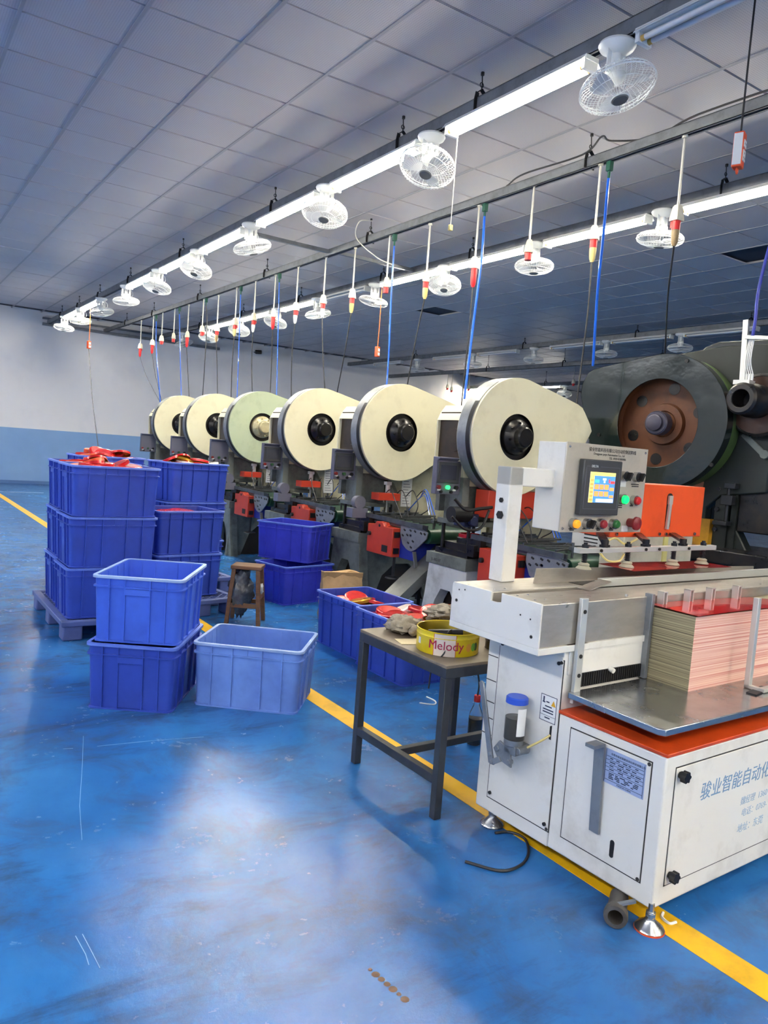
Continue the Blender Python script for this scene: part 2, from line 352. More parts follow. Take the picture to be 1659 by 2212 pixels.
# ceiling: dark plenum slab with a suspended grid of square metal tiles
m_plenum = mat('dark_plenum', rgb(48, 50, 60), 0.8)
ceil = struct(MB().box(X0, Y0, CEIL + 0.03, X1, YB, CEIL + 0.25).build('ceiling', m_plenum, smooth=None))
def tile_material():
    m = mat('perforated_ceiling_tile', rgb(150, 152, 166), 0.5, 0.0); nt = m.node_tree; N = nt.nodes; L = nt.links; b = N['Principled BSDF']
    tc = N.new('ShaderNodeTexCoord'); g = N.new('ShaderNodeNewGeometry')
    vo = N.new('ShaderNodeTexVoronoi'); vo.inputs['Scale'].default_value = 66; vo.inputs['Randomness'].default_value = 0; L.new(g.outputs['Position'], vo.inputs['Vector'])
    r = N.new('ShaderNodeMapRange'); r.inputs[1].default_value = 0.2; r.inputs[2].default_value = 0.3; r.inputs[3].default_value = 0.4; r.inputs[4].default_value = 0.0; L.new(vo.outputs['Distance'], r.inputs[0])
    oi = N.new('ShaderNodeObjectInfo'); n = N.new('ShaderNodeTexNoise'); n.inputs['Scale'].default_value = 0.7; n.inputs['Detail'].default_value = 6; L.new(g.outputs['Position'], n.inputs['Vector'])
    m1 = N.new('ShaderNodeMix'); m1.data_type = 'RGBA'; m1.inputs['A'].default_value = rgb(176, 170, 172); m1.inputs['B'].default_value = rgb(190, 184, 184); L.new(n.outputs[0], m1.inputs['Factor'])
    m2 = N.new('ShaderNodeMix'); m2.data_type = 'RGBA'; m2.inputs['B'].default_value = rgb(90, 92, 104); L.new(r.outputs[0], m2.inputs['Factor']); L.new(m1.outputs['Result'], m2.inputs['A'])
    L.new(m2.outputs['Result'], b.inputs['Base Color']); return m
m_tile = tile_material()
GX, GY, PX, PY = 1.318, 4.25, 0.6035, 0.5915
def tile_mesh():
    b = MB(); hx, hy = PX / 2 - 0.006, PY / 2 - 0.006; e = 0.012
    v = [(-hx, -hy, 0.012), (hx, -hy, 0.012), (hx, hy, 0.012), (-hx, hy, 0.012), (-hx + e * 0.4, -hy + e * 0.4, 0), (hx - e * 0.4, -hy + e * 0.4, 0), (hx - e * 0.4, hy - e * 0.4, 0), (-hx + e * 0.4, hy - e * 0.4, 0)]
    b.add(v, [(0, 1, 5, 4), (1, 2, 6, 5), (2, 3, 7, 6), (3, 0, 4, 7), (4, 5, 6, 7), (0, 3, 2, 1)])
    return b
TM = tile_mesh(); tile_me = TM.mesh('ceiling_tile', m_tile)
holes = {(int(math.floor((8.40 - GX) / PX)), int(math.floor((11.16 - GY) / PY))), (int(math.floor((8.44 - GX) / PX)), int(math.floor((5.23 - GY) / PY)))}
def project(p):
    q = M.inverted() @ Vector(p)
    if q.z > -0.05: return None
    return (829.5 + 1661 * q.x / -q.z, 1106 - 1661 * q.y / -q.z, -q.z)
cand = []; rest = MB()
for i in range(-14, 43):
    for j in range(-20, 25):
        cx_, cy_ = GX + (i + .5) * PX, GY + (j + .5) * PY
        if cx_ - PX / 2 < X0 or cx_ + PX / 2 > X1 or cy_ - PY / 2 < Y0 or cy_ + PY / 2 > YB: continue
        if (i, j) in holes: continue
        p = project((cx_, cy_, CEIL)); vis = p is not None and -60 < p[0] < 1720 and -60 < p[1] < 830
        cand.append((p[2] if vis else 1e3, cx_, cy_))
cand.sort()
for k, (d, x, y) in enumerate(cand):
    jz = random.uniform(-0.0015, 0.0015)
    if k < 300 and d < 900:
        o = obj('ceiling_tile', tile_me, ceil, (x, y, CEIL + jz)); o.rotation_euler = (random.uniform(-.004, .004), random.uniform(-.004, .004), 0)
    else:
        rest.add([(a + x, b_ + y, c_ + CEIL + jz) for a, b_, c_ in TM.v], TM.f)
ro = rest.build('ceiling_tiles', m_tile, ceil, smooth=None); ro['kind'] = 'stuff'
# grid tees between tiles, seen as pale lines along the hall
tee = MB()
for i in range(-13, 42):
    x = GX + i * PX
    if X0 < x < X1: tee.box(x - 0.011, Y0, CEIL - 0.004, x + 0.011, YB, CEIL + 0.02)
tee.build('ceiling_grid', mat('grid_tee', rgb(150, 148, 152), 0.5), ceil, smooth=None)
# ============================================================ placing helper: where a sight line meets a plane of the room
def at(px, py, axis, val):
    d = right * (px - 829.5) + down * (py - 1106) + fwd * 1661.0; c = Vector((0, 0, 1.35))
    return c + d * ((val - c[axis]) / d[axis])

# ============================================================ overhead rails, lamps and fans
m_tube_on = emis('lit_fluorescent_tube', (1.0, 0.93, 0.79, 1), TUBE_STRENGTH)
m_tube_cool = emis('lit_fill_tube', (0.95, 0.95, 0.97, 1), TUBE_STRENGTH)  # tubes of the unseen fill lamps left of the aisle
m_tube_off = mat('unlit_tube_glass', rgb(214, 214, 216), 0.2)
m_endcap = mat('yellow_end_cap', rgb(196, 160, 84), 0.4)
def rail(name, label, x, y0, y1, z0, wd, ht, hook_ys, hook_label=True):
    t = thing(name, label, 'steel rail', (x, y0, z0))
    b = MB(); L_ = y1 - y0; k = 0.004     # C channel, open downward
    b.box(-wd / 2, 0, 0, -wd / 2 + k, L_, ht).box(wd / 2 - k, 0, 0, wd / 2, L_, ht).box(-wd / 2, 0, ht - k, wd / 2, L_, ht)
    b.box(-wd / 2, 0, 0, -wd / 2 + .016, L_, k).box(wd / 2 - .016, 0, 0, wd / 2, L_, k)
    b.box(-wd / 2 + k, 0, ht * .45, wd / 2 - k, L_, ht * .5)
    b.build('channel', m_strut, t, smooth=None)
    top = CEIL - z0
    for hy in hook_ys:
        h = MB(); y = hy - y0
        pts = [(-wd / 2 - .008, y, 0.0), (-wd / 2 - .010, y, ht * .7), (-wd / 2 + .0, y, ht + .03), (0, y, ht + .055), (wd / 2, y, ht + .03), (wd / 2 + .010, y, ht * .7), (wd / 2 + .008, y, 0.0)]
        for a, c in zip(pts, pts[1:]): h.bar(a, c, 0.028, 0.006)
        h.tube([(0, y, ht + .05), (.004, y, ht + .09), (0, y + .004, top - .01)], .004, 5)
        h.torus((0, y, ht + .085), .014, .0035, (0, 1, 0), 12, 5).cyl((0, y, top - .02), (0, y, top), .012, n=8)
        h.build('hanger', m_black, t)
    return t
rail('light_rail', 'grey steel channel nearest the camera carrying lamps and fans', 3.28, -7.0, 18.85, 3.60, 0.062, 0.085, [4.1, 5.0, 7.2, 9.9, 12.3, 14.2, 15.8, 17.4])
rail('socket_rail', 'middle grey steel channel with hanging red and white power sockets', 4.50, 0.6, 18.85, 3.592, 0.062, 0.075, [4.25, 7.35, 10.0, 12.6, 15.1, 17.0])
rail('light_rail', 'grey steel channel of the second lamp row, beyond the sockets', 5.70, -7.0, 18.85, 3.60, 0.062, 0.085, [3.9, 7.05, 8.9, 11.3, 13.6, 15.8])
for i, (xa, xb, y) in enumerate(((3.32, 4.46, 8.2), (4.54, 5.66, 8.15))):
    tag(MB().box(xa, y - .02, 3.615, xb, y + .02, 3.655).build('cross_brace', m_strut, smooth=None), ['grey square tube bracing the lamp rail to the socket rail', 'grey square tube bracing the socket rail to the second lamp row'][i], 'brace')
tag(MB().box(3.15, 18.78, 3.56, 7.3, 18.84, 3.62).box(3.15, 18.8, 3.70, 5.6, 18.86, 3.74).build('wall_rail', m_strut, smooth=None), 'grey steel beam along the back wall under the rail ends', 'brace')

TL = 1.2
def fixture_parts():
    d = {}
    d['housing'] = MB().box(-.05, -TL / 2 - .03, .028, .05, TL / 2 + .03, .052).prism([(-.05, .05), (-.078, .018), (-.078, .015), (-.048, .046)], 'xz', -TL / 2 - .02, TL / 2 + .02).prism([(.05, .05), (.078, .018), (.078, .015), (.048, .046)], 'xz', -TL / 2 - .02, TL / 2 + .02).prism([(-.018, .028), (.018, .028), (0.0, .006)], 'xz', -TL / 2 + .05, TL / 2 - .05).mesh('housing', m_lampwhite)
    d['end_socket'] = MB().box(-.052, TL / 2, -.022, .052, TL / 2 + .024, .05).mesh('end_socket', m_lampwhite)
    tb = MB().cyl((0, -TL / 2 + .02, 0), (0, TL / 2 - .02, 0), .0145, n=10)
    d['on'] = tb.mesh('tube_on', m_tube_on, 60); d['cool'] = MB().cyl((0, -TL / 2 + .02, 0), (0, TL / 2 - .02, 0), .0145, n=10).mesh('tube_cool', m_tube_cool, 60); d['off'] = MB().cyl((0, -TL / 2 + .02, 0), (0, TL / 2 - .02, 0), .0145, n=10).mesh('tube_off', m_tube_off, 60)
    d['cap'] = MB().cyl((0, TL / 2 - .022, 0), (0, TL / 2, 0), .0155, n=10).mesh('end_cap', m_endcap, 60)
    return d
FX = fixture_parts()
def fixture(x, y, z, lit, label, group, rz=0.0):
    t = thing('tube_lamp', label, 'tube lamp', (x, y, z), rz, group)
    obj('housing', FX['housing'], t)
    for a in (0, PI): obj('end_socket', FX['end_socket'], t, (0, 0, 0), (0, 0, a))
    for sx in (-.028, .028):
        q = obj('tube', FX[{0: 'off', 1: 'on', 2: 'cool'}[lit]], t, (sx, 0, 0))
        for a in (0, PI): obj('end_cap', FX['cap'], q, (0, 0, 0), (0, 0, a))
    return t
R1F = [2.975, 4.62, 6.13, 7.75, 9.33, 10.88, 12.5, 14.07, 15.65, 17.1]
R1T = [(3.775, 1), (5.37, 1), (6.90, 1), (8.54, 1), (10.08, 1), (11.72, 1), (14.85, 1), (16.40, 1), (2.19, 0)]
for k, (y, lit) in enumerate(R1T):
    lab = ('unlit twin tube lamp with yellow end caps on the nearest rail' if not lit else '%s lit twin tube lamp from the camera on the nearest rail' % ORD[k])
    fixture(3.28, y, 3.548, lit, lab, 'tube lamps on the nearest rail')
R3F = [4.47, 6.02, 7.53, 9.08, 10.72, 12.15, 13.73, 15.3, 16.9]
R3T = [(3.65, 1), (5.24, 1), (6.77, 1), (8.27, 1), (11.3, 1), (14.55, 1), (13.0, 1), (9.9, 0)]
for k, (y, lit) in enumerate(R3T):
    yy = sorted(a for a, l in R3T if l)
    fixture(5.70, y, 3.548, lit, ('unlit twin tube lamp on the second lamp row' if not lit else '%s lit tube lamp from the camera on the second row' % ORD[yy.index(y)]), 'tube lamps on the second rail')
# lamps of the same rails carry on behind the camera; unseen middle rail added for fill
for k, y in enumerate((-1.2, -2.8, -4.4, -6.0)):
    fixture(3.28, y, 3.548, 1, '%s lit twin tube lamp behind the camera, nearest rail' % ORD[k], 'tube lamps behind the camera')
    fixture(5.70, y, 3.548, 1, '%s lit twin tube lamp behind the camera, second rail' % ORD[k], 'tube lamps behind the camera')
    fixture(0.6, y - .6, 3.548, 1, '%s added fill tube lamp, unseen behind the camera, middle rail' % ORD[k], 'tube lamps behind the camera')
rail('light_rail', 'unseen grey steel channel added behind the camera for fill lamps', 0.6, -7.8, -0.8, 3.60, .062, .085, [-6, -3])
rail('light_rail', 'unseen grey steel channel added left of the aisle for fill lamps', -2.6, -7.0, 18.8, 3.60, .062, .085, [-5, -1, 3, 7, 11, 15])  # rail and its lamps added out of view to brighten from the left
for k in range(13):
    fixture(-2.6, -5.6 + k * 1.75, 3.548, 2, '%s added fill tube lamp from behind on the unseen rail left of the aisle' % ORD[k], 'fill lamps added left of the aisle')

def fan_meshes():
    d = {}
    d['mount'] = MB().lathe([(0.0, .0), (.095, .0), (.1, -.012), (.09, -.03), (.05, -.05), (.03, -.055), (0, -.055)], 28).mesh('mount', m_lampwhite, 50)
    y = MB().cyl((0, 0, -.05), (0, 0, -.135), .026, n=14).bar((.055, 0, -.02), (.055, 0, -.165), .03, .006).bar((-.055, 0, -.02), (-.055, 0, -.165), .03, .006).cyl((-.06, 0, -.15), (.06, 0, -.15), .012, n=10)
    d['yoke'] = y.mesh('yoke', m_lampwhite, 50)
    # head parts around the pivot (axis -z is where the fan blows)
    d['motor'] = MB().lathe([(0, .03), (.035, .03), (.05, .015), (.052, -.03), (.04, -.05), (.03, -.055), (0, -.055)], 22).mesh('motor', m_lampwhite, 50)
    def cage(prof, nr, rings, wire=.0013):
        b = MB()
        for i in range(nr):
            a = 2 * PI * i / nr; c, s_ = math.cos(a), math.sin(a)
            b.tube([(r * c, r * s_, z) for r, z in prof], wire, 4, False)
        for r, z, w_ in rings: b.torus((0, 0, z), r, w_, (0, 0, 1), 40, 5)
        return b
    d['front'] = cage([(.045, -.155), (.10, -.150), (.16, -.132), (.192, -.112), (.2, -.09)], 48, [(.2, -.09, .0045), (.165, -.13, .002), (.11, -.149, .0018), (.047, -.155, .003)]).mesh('front_guard', m_lampwhite, 60)
    d['rear'] = cage([(.055, -.02), (.12, -.026), (.175, -.045), (.197, -.068), (.2, -.09)], 48, [(.197, -.072, .003), (.14, -.032, .0018), (.056, -.02, .003)]).mesh('rear_guard', m_lampwhite, 60)
    d['badge'] = MB().lathe([(0, -.166), (.04, -.163), (.046, -.155), (.04, -.149), (0, -.149)], 24).mesh('badge', mat('grey_badge', rgb(120, 120, 116), 0.5), 40)
    bl = MB(); n = 8; vs = []; 
    for i in range(n + 1):
        r = .035 + .14 * i / n; wd = .03 + .085 * math.sin(min(1, i / n * 1.15) * PI / 2) * (1 if i < n - 1 else .8)
        for sgn in (-1, 1): vs.append((r, sgn * wd * .5 + .02 * i / n, -.098 + sgn * .016))
    bl.add(vs, [(2 * i, 2 * i + 1, 2 * i + 3, 2 * i + 2) for i in range(n)])
    vs2 = [(a, b_, c_ - .002) for a, b_, c_ in vs]; bl.add(vs2, [(2 * i, 2 * i + 2, 2 * i + 3, 2 * i + 1) for i in range(n)])
    d['blade'] = bl.mesh('blade', mat('translucent_white_blade', rgb(206, 208, 210), 0.3), 60)
    d['cord'] = MB().tube(bez([(.05, .05, -.03), (.12, .1, -.06), (.13, .11, -.12), (.06, .05, -.15), (.03, .02, -.14)], 5), .0035, 5).mesh('cord', m_lampwhite, 60)
    return d
FM = fan_meshes()
def fan(x, y, z, tx, ty, label, group):
    t = thing('orbit_fan', label, 'fan', (x, y, z), 0, group)
    obj('mount', FM['mount'], t); obj('yoke', FM['yoke'], t); obj('cord', FM['cord'], t)
    R_ = (tx, ty, 0); P_ = (0, 0, -.15)
    for nm, key in (('motor', 'motor'), ('rear_guard', 'rear'), ('front_guard', 'front'), ('badge', 'badge')): obj(nm, FM[key], t, P_, R_)
    for k in range(3):
        o = obj('blade', FM['blade'], t, P_); o.rotation_euler = (Euler(R_).to_matrix() @ Euler((0, 0, k * 2 * PI / 3 + y)).to_matrix()).to_euler()
    return t
def tilt(nx, ny):   # rotation taking -z towards (nx, ny, -1)
    v = Vector((nx, ny, -1)).normalized(); q = Vector((0, 0, -1)).rotation_difference(v); e = q.to_euler(); return e.x, e.y
R1N = [(.06, -.30), (-.38, -.22), (-.25, -.25), (.28, -.05), (-.32, -.18), (-.25, -.12), (.1, .12), (.25, .25), (.05, .08), (-.08, .04)]
R3N = [(.06, .12), (-.02, -.05), (-.25, -.3), (-.05, .22), (.3, .1), (-.3, -.1), (-.25, -.28), (-.2, -.2), (.35, .0)]
for k, y in enumerate(R1F):
    a, b_ = tilt(*R1N[k]); fan(3.28, y, 3.60, a, b_, '%s white caged fan from the camera on the nearest rail' % ORD[k], 'fans on the nearest rail')
for k, y in enumerate(R3F):
    a, b_ = tilt(*R3N[k]); fan(5.70, y, 3.60, a, b_, '%s white caged fan from the camera on the second lamp row' % ORD[k], 'fans on the second lamp rail')

# ---- hanging power sockets with their cables
SM = {}
SM['conduit'] = MB().cyl((0, 0, 0), (0, 0, -.47), .009, n=10).cyl((0, 0, 0), (0, 0, -.02), .02, n=10).mesh('conduit', m_conduit, 50)
hb = MB().add([(x * s_, y * s_, z) for z, s_ in ((-.455, .016), (-.47, .024), (-.545, .034), (-.56, .034)) for x, y in ((-1, -1), (1, -1), (1, 1), (-1, 1))], [(a * 4 + i, a * 4 + (i + 1) % 4, a * 4 + 4 + (i + 1) % 4, a * 4 + 4 + i) for a in range(3) for i in range(4)] + [(0, 1, 2, 3), (12, 13, 14, 15)])
SM['housing'] = hb.mesh('socket_housing', mat('ivory_socket_plastic', rgb(216, 210, 188), 0.45, 0, rgb(160, 148, 110), .4, 30), None)
SM['collar'] = MB().cyl((0, 0, -.56), (0, 0, -.62), .028, n=14).box(.02, -.012, -.6, .04, .012, -.56).mesh('red_collar', m_redmatte, 50)
def plug(m): return MB().lathe([(0, -.62), (.026, -.62), (.027, -.64), (.022, -.70), (.012, -.725), (0, -.725)], 14).mesh('plug', m, 50)
SM['beige'] = plug(m_beigeplug); SM['yellow'] = plug(m_yellowplug); SM['white'] = plug(m_lampwhite); SM['red'] = plug(m_redmatte)
DROPS = [(3.415, 'beige', (1437, 752, 5.25)), (4.133, 'yellow', (1249, 842, 4.5)), (4.832, None, None), (5.519, 'red', (997, 872, 4.5)), (6.247, 'yellow', (878, 842, 4.5)), (6.956, None, None),
         (7.644, 'yellow', (728, 850, 4.5)), (8.322, 'white', (702, 850, 4.5)), (9.04, 'white', (629, 862, 4.5)), (9.70, 'red', (583, 862, 4.5)), (10.35, 'white', (545, 862, 4.5)), (11.03, 'yellow', (499, 865, 4.5)),
         (11.75, 'beige', (470, 866, 4.5)), (12.41, None, None), (13.12, 'red', (409, 870, 4.5)), (13.85, None, None), (14.54, None, None), (15.1, 'red', (351, 875, 4.5)), (15.9, 'red', (347, 872, 4.5))]
for k, (y, pl, end) in enumerate(DROPS):
    z = 3.592 + (0.03 if pl is None else 0) + random.uniform(-.02, .02)
    lab = '%s hanging power socket from the camera, %s' % (ORD[k], {'beige': 'dirty beige plug and black cable', 'yellow': 'yellowed plug and black cable', 'white': 'white plug and black cable', 'red': 'red plug and black cable', None: 'empty red collar'}[pl])
    t = thing('power_socket', lab, 'power socket', (4.5, y, z), random.uniform(0, 1.5), 'hanging power sockets')
    obj('conduit', SM['conduit'], t); obj('socket_housing', SM['housing'], t); obj('red_collar', SM['collar'], t)
    if pl:
        obj('plug', SM[pl], t)
        e = at(end[0], end[1], 0, end[2]); e2 = e + Vector((0, 0, -.12))
        iv = Matrix.Rotation(-t.rotation_euler.z, 3, 'Z')
        P = [Vector((0, 0, -.72))] + [iv @ (q - Vector((4.5, y, z))) for q in (Vector((4.5, y, z - .85)).lerp(e, .35) + Vector((random.uniform(-.02, .02), random.uniform(-.02, .02), 0)), e, e2)]
        MB().tube(bez(P, 8), .0065 if k < 17 else .005, 6).build('cable', m_cable, t)

# ---- blue air hoses with green shut-off valves
HOSES = [((1318, 350), [(1303, 510), (1290, 640), (1281, 790)], 5.15, .011), ((1048, 450), [(1040, 560), (1020, 720), (1003, 862)], 4.35, .011), ((853, 512), [(845, 640), (840, 760), (834, 850)], 4.45, .009),
         ((604, 598), [(601, 700), (597, 868)], 4.45, .007), ((521, 620), [(517, 720), (512, 862)], 4.45, .007), ((446, 645), [(447, 690), (445, 740), (437, 868)], 4.45, .007), ((388, 668), [(389, 760), (392, 868)], 4.45, .008), ((338, 680), [(338, 760), (347, 878)], 4.45, .009)]
for k, (top, pts, xe, r) in enumerate(HOSES):
    p0 = at(top[0], top[1], 0, 4.5); n = len(pts); p0.z = 3.592
    t = thing('air_hose', '%s blue air hose from the camera hanging from the socket rail' % ORD[k], 'air hose', p0, 0, 'blue air hoses')
    MB().box(-.02, -.02, -.07, .02, .02, 0).cyl((0, 0, -.07), (0, 0, -.12), .011, n=10).build('valve', m_greenvalve, t, bevel=.004)
    P = [Vector((0, 0, -.11))] + [at(px, py, 0, 4.5 + (xe - 4.5) * (i + 1) / n) - p0 for i, (px, py) in enumerate(pts)]
    MB().tube(bez(P, 8), r, 8).build('hose', m_blueair if k != 5 else m_cable, t)

# ---- odds and ends hanging from the rails
p = at(1600, 300, 0, 3.55)
t = thing('hanging_outlet', 'red hanging outlet block with white sockets on a black cord', 'outlet', (3.55, 2.37, 2.87), 0.35)
MB().box(-.03, -.024, 0, .03, .024, .17).build('body', m_orangebox, t, bevel=.006)
f_ = MB()
for z_, h_ in ((.095, .035), (.03, .052)): f_.box(-.021, -.0275, z_, .021, -.0235, z_ + h_)
f_.box(-.0335, -.02, .01, -.0295, .02, .16)
ff = f_.build('socket_face', m_paper, t)
sl = MB()
for z_, x_ in ((.112, -.008), (.112, .008), (.045, -.01), (.045, .01), (.068, 0)): sl.box(x_ - .002, -.0283, z_ - .004, x_ + .002, -.0272, z_ + .005)
sl.build('slots', m_inkblack, ff)
MB().torus((0, 0, -.012), .014, .004, (0, 1, 0), 12, 5).build('hang_loop', m_orangebox, t)
MB().tube([(0, 0, .165), (.004, .002, .5), (0.0, .0, .98)], .005, 6).build('cord', m_cable, t)
for (px, py, X_, lab, h_) in ((815, 760, 5.72, 'orange hanging outlet block dangling under the second lamp row', .86), (192, 745, 3.30, 'orange hanging outlet block near the back wall over the crates', .70)):
    p = at(px, py, 0, X_); t = thing('hanging_outlet', lab, 'outlet', (p.x, p.y, p.z - .07), 0.4)
    MB().box(-.032, -.025, 0, .032, .025, .14).build('body', m_orangebox, t, bevel=.008)
    MB().box(-.02, -.028, .02, .02, -.024, .06).box(-.02, -.028, .075, .02, -.024, .115).build('socket_face', m_paper, t)
    MB().tube([(0, 0, .135), (.005, 0, .4), (0, 0, 3.6 - p.z + .07)], .006, 6).build('cord', mat('orange_cord', rgb(214, 96, 30), .4), t)
    if X_ < 4:
        e = Matrix.Rotation(-.4, 3, 'Z') @ (at(213, 972, 0, 2.95) - Vector((p.x, p.y, p.z - .07)))
        MB().tube(bez([(0, 0, 0), (e.x * .42, e.y * .42, e.z * .5), (e.x, e.y, e.z)], 8), .006, 6).build('trailing_cable', m_cable, t)
p = at(988, 302, 0, 3.3); q = at(973, 492, 0, 3.3)
t = thing('pull_switch', 'thin white cord with a small ivory switch knob hanging from the lamp', 'pull switch', q)
MB().box(-.014, -.012, -.02, .014, .012, .02).build('knob', m_yellowplug, t, bevel=.004)
MB().tube([(0, 0, .018), (p.x - q.x, p.y - q.y, 3.52 - q.z)], .003, 5).build('cord', m_conduit, t)
# loose wires looped over the socket rail
tag(MB().tube(bez([(4.52, 5.2, 3.69), (4.44, 4.9, 3.70), (4.47, 4.3, 3.70), (4.5, 4.15, 3.80), (4.5, 4.05, 3.74), (4.55, 3.7, 3.68), (4.47, 3.3, 3.69), (4.5, 2.4, 3.69)], 8), .007, 6).build('loose_wire', m_cable), 'black wire looped along the top of the socket rail', 'wire')
tag(MB().tube(bez([(4.5, 7.32, 3.82), (4.38, 7.4, 3.80), (4.36, 7.4, 3.62), (4.48, 7.15, 3.40), (4.6, 7.0, 3.32)], 8), .006, 6).build('loose_wire', m_conduit), 'grey wire curling down beside a rail hanger', 'wire')

# ---- far rails by the right hand part of the back wall
def far_rail(x, z, label, hooks): return rail('light_rail', label, x, 3.0, 18.8, z, .07, .09, hooks)
far_rail(11.1, 3.63, 'far dark rail with unlit lamps reaching the back wall', [15.6, 11.8, 9.0, 6.9])
far_rail(12.5, 3.45, 'second far rail hung lower behind the unlit lamps', [14.5, 12.0, 9.5])
far_rail(15.5, 3.45, 'farthest rail with three lit lamps', [15.5, 13.0, 10.2])
for k, y in enumerate((16.8, 14.2, 12.6, 10.4, 8.9, 7.4)):
    fixture(11.1, y, 3.58, 0, '%s unlit lamp from the back wall on the far dark rail' % ORD[k], 'unlit lamps on the far rail')
for k, y in enumerate((15.5, 13.4, 11.5, 9.65, 8.1)):
    fan(11.1, y, 3.63, 0, 0, '%s fan from the back wall on the far dark rail' % ORD[k], 'fans on the far rail')
for k, (a, b_) in enumerate((((905, 811), (958, 810)), ((978, 810), (1036, 808)), ((1140, 808), (1222, 805)))):
    P, Q = at(a[0], a[1], 0, 15.5), at(b_[0], b_[1], 0, 15.5); c = (P + Q) / 2; c.y = min(c.y, 18.2) if k == 0 else c.y
    fixture(15.5, c.y, 3.41, 1, '%s lit lamp from the left on the farthest rail' % ORD[k], 'lit lamps on the farthest rail')
for k, px in enumerate((965, 1222)):
    c = at(px, 822, 0, 15.5); c.y = min(c.y, 17.3); a, b_ = tilt(-.3, -.2); fan(15.5, c.y, 3.45, a, b_, '%s fan from the left on the farthest rail' % ORD[k], 'fans on the farthest rail')
for k, (px, py) in enumerate(((938, 842), (975, 846), (1012, 843), (1238, 832))):
    c = at(px, py, 0, 14.5); c.y = min(c.y, 18.6); t = thing('power_socket', '%s small red-tipped socket from the left hanging by the far wall' % ORD[k], 'power socket', (c.x, c.y, c.z + .6), 0, 'small sockets by the far wall')
    obj('conduit', SM['conduit'], t); obj('socket_housing', SM['housing'], t); obj('red_collar', SM['collar'], t)
# security camera on the back wall
c = at(552, 760, 1, 18.8); t = thing('security_camera', 'small black camera bracketed to the back wall', 'camera', (c.x, 18.9, c.z))
MB().cyl((0, 0, 0), (0, -.12, -.02), .012, n=8).build('bracket', m_black, t)
MB().cyl((.0, -.1, -.0), (.12, -.2, 0), .05, n=14).build('housing', m_black, t)
# ============================================================ crates
CL, CW, CH = 0.568, 0.445, 0.325
def rr(l, wd, r, n=3):
    pts = []
    for cx_, cy_, a in ((l / 2 - r, wd / 2 - r, 0), (-l / 2 + r, wd / 2 - r, 90), (-l / 2 + r, -wd / 2 + r, 180), (l / 2 - r, -wd / 2 + r, 270)):
        for i in range(n + 1):
            t = math.radians(a + 90 * i / n); pts.append((cx_ + r * math.cos(t), cy_ + r * math.sin(t)))
    return pts
def loops(b, ls, close_first=False, close_last=False):
    n = len(ls[0][0]); vs = []; fs = []
    for pts, z in ls: vs += [(x, y, z) for x, y in pts]
    for k in range(len(ls) - 1):
        for i in range(n): fs.append((k * n + i, k * n + (i + 1) % n, (k + 1) * n + (i + 1) % n, (k + 1) * n + i))
    if close_first: fs.append(tuple(range(n)))
    if close_last: fs.append(tuple(range((len(ls) - 1) * n, len(ls) * n)))
    return b.add(vs, fs)
def crate_meshes(H, nlong=4):
    d = {}; BL, BW = CL - .05, CW - .045; TLn, TW = CL - .022, CW - .022; t_ = .005
    b = MB(); loops(b, [(rr(BL, BW, .03), 0), (rr(TLn, TW, .03), H), (rr(TLn - 2 * t_, TW - 2 * t_, .027), H), (rr(BL - 2 * t_, BW - 2 * t_, .027), .007)], True, True); d['body'] = b
    b = MB(); loops(b, [(rr(TLn, TW, .03), H - .012), (rr(CL, CW, .036), H - .012), (rr(CL, CW, .036), H), (rr(TLn - .012, TW - .012, .026), H + .001), (rr(TLn - .012, TW - .012, .026), H - .004)]); d['top_rim'] = b
    zb = H - .052; f = lambda z: (BL + (TLn - BL) * z / H, BW + (TW - BW) * z / H)
    l, q = f(zb); b = MB(); loops(b, [(rr(l, q, .03), zb - .004), (rr(l + .02, q + .02, .036), zb - .004), (rr(l + .02, q + .02, .036), zb + .002), (rr(l, q, .03), zb + .004)])
    l, q = f(.004); loops(b, [(rr(l, q, .03), 0), (rr(l + .014, q + .014, .034), 0), (rr(l + .014, q + .014, .034), .008), (rr(l, q, .03), .01)]); d['band'] = b
    b = MB()
    for s_ in (-1, 1):
        for x in (-.18, -.075, .075, .18): b.bar((x, s_ * (BW / 2 + .001), .008), (x, s_ * (TW / 2 + .001), H - .012), .007, .019)
        for y in (-.135, -.06, .06, .135): b.bar((s_ * (BL / 2 + .001), y, .008), (s_ * (TLn / 2 + .001), y, H - .012), .019, .007)
        b.bar((0, s_ * (f(zb)[1] / 2), zb), (0, s_ * (TW / 2), H - .01), .006, .011)
    d['body'].add(b.v, b.f); d['body'].add(d['band'].v, d['band'].f); del d['band']
    b = MB(); s_ = 1    # grip under the rim on a short side
    l, q = f(H - .08); b.box(l / 2 - .003, -.06, H - .088, l / 2 + .013, .06, H - .058)
    b.add([(f(z)[0] / 2 + dx, y, z) for z in (.012, H - .09) for dx, y in ((-.001, -.056), (.0045, -.056), (.0045, .056), (-.001, .056))], [(0, 1, 2, 3), (4, 5, 6, 7)] + [(i, (i + 1) % 4, 4 + (i + 1) % 4, 4 + i) for i in range(4)])
    d['handle'] = b
    return d
CM = {}
def crate_mesh_set(H, m, key):
    if key not in CM: CM[key] = {k: b.mesh(k, m if k != 'top_rim' else (m_rim_pale if key in ('pale', 'bright') else m_rim), 35) for k, b in crate_meshes(H).items()}
    return CM[key]
def crate(x, y, z, deg, label, m, key, H=CH, group=None):
    t = thing('plastic_crate', label, 'crate', (x, y, z), math.radians(deg), group); S = crate_mesh_set(H, m, key)
    obj('body', S['body'], t); obj('top_rim', S['top_rim'], t)
    for a in (0, PI): obj('handle', S['handle'], t, (0, 0, 0), (0, 0, a))
    return t
P_ = CH + .004
ords = ['bottom', 'middle', 'top']
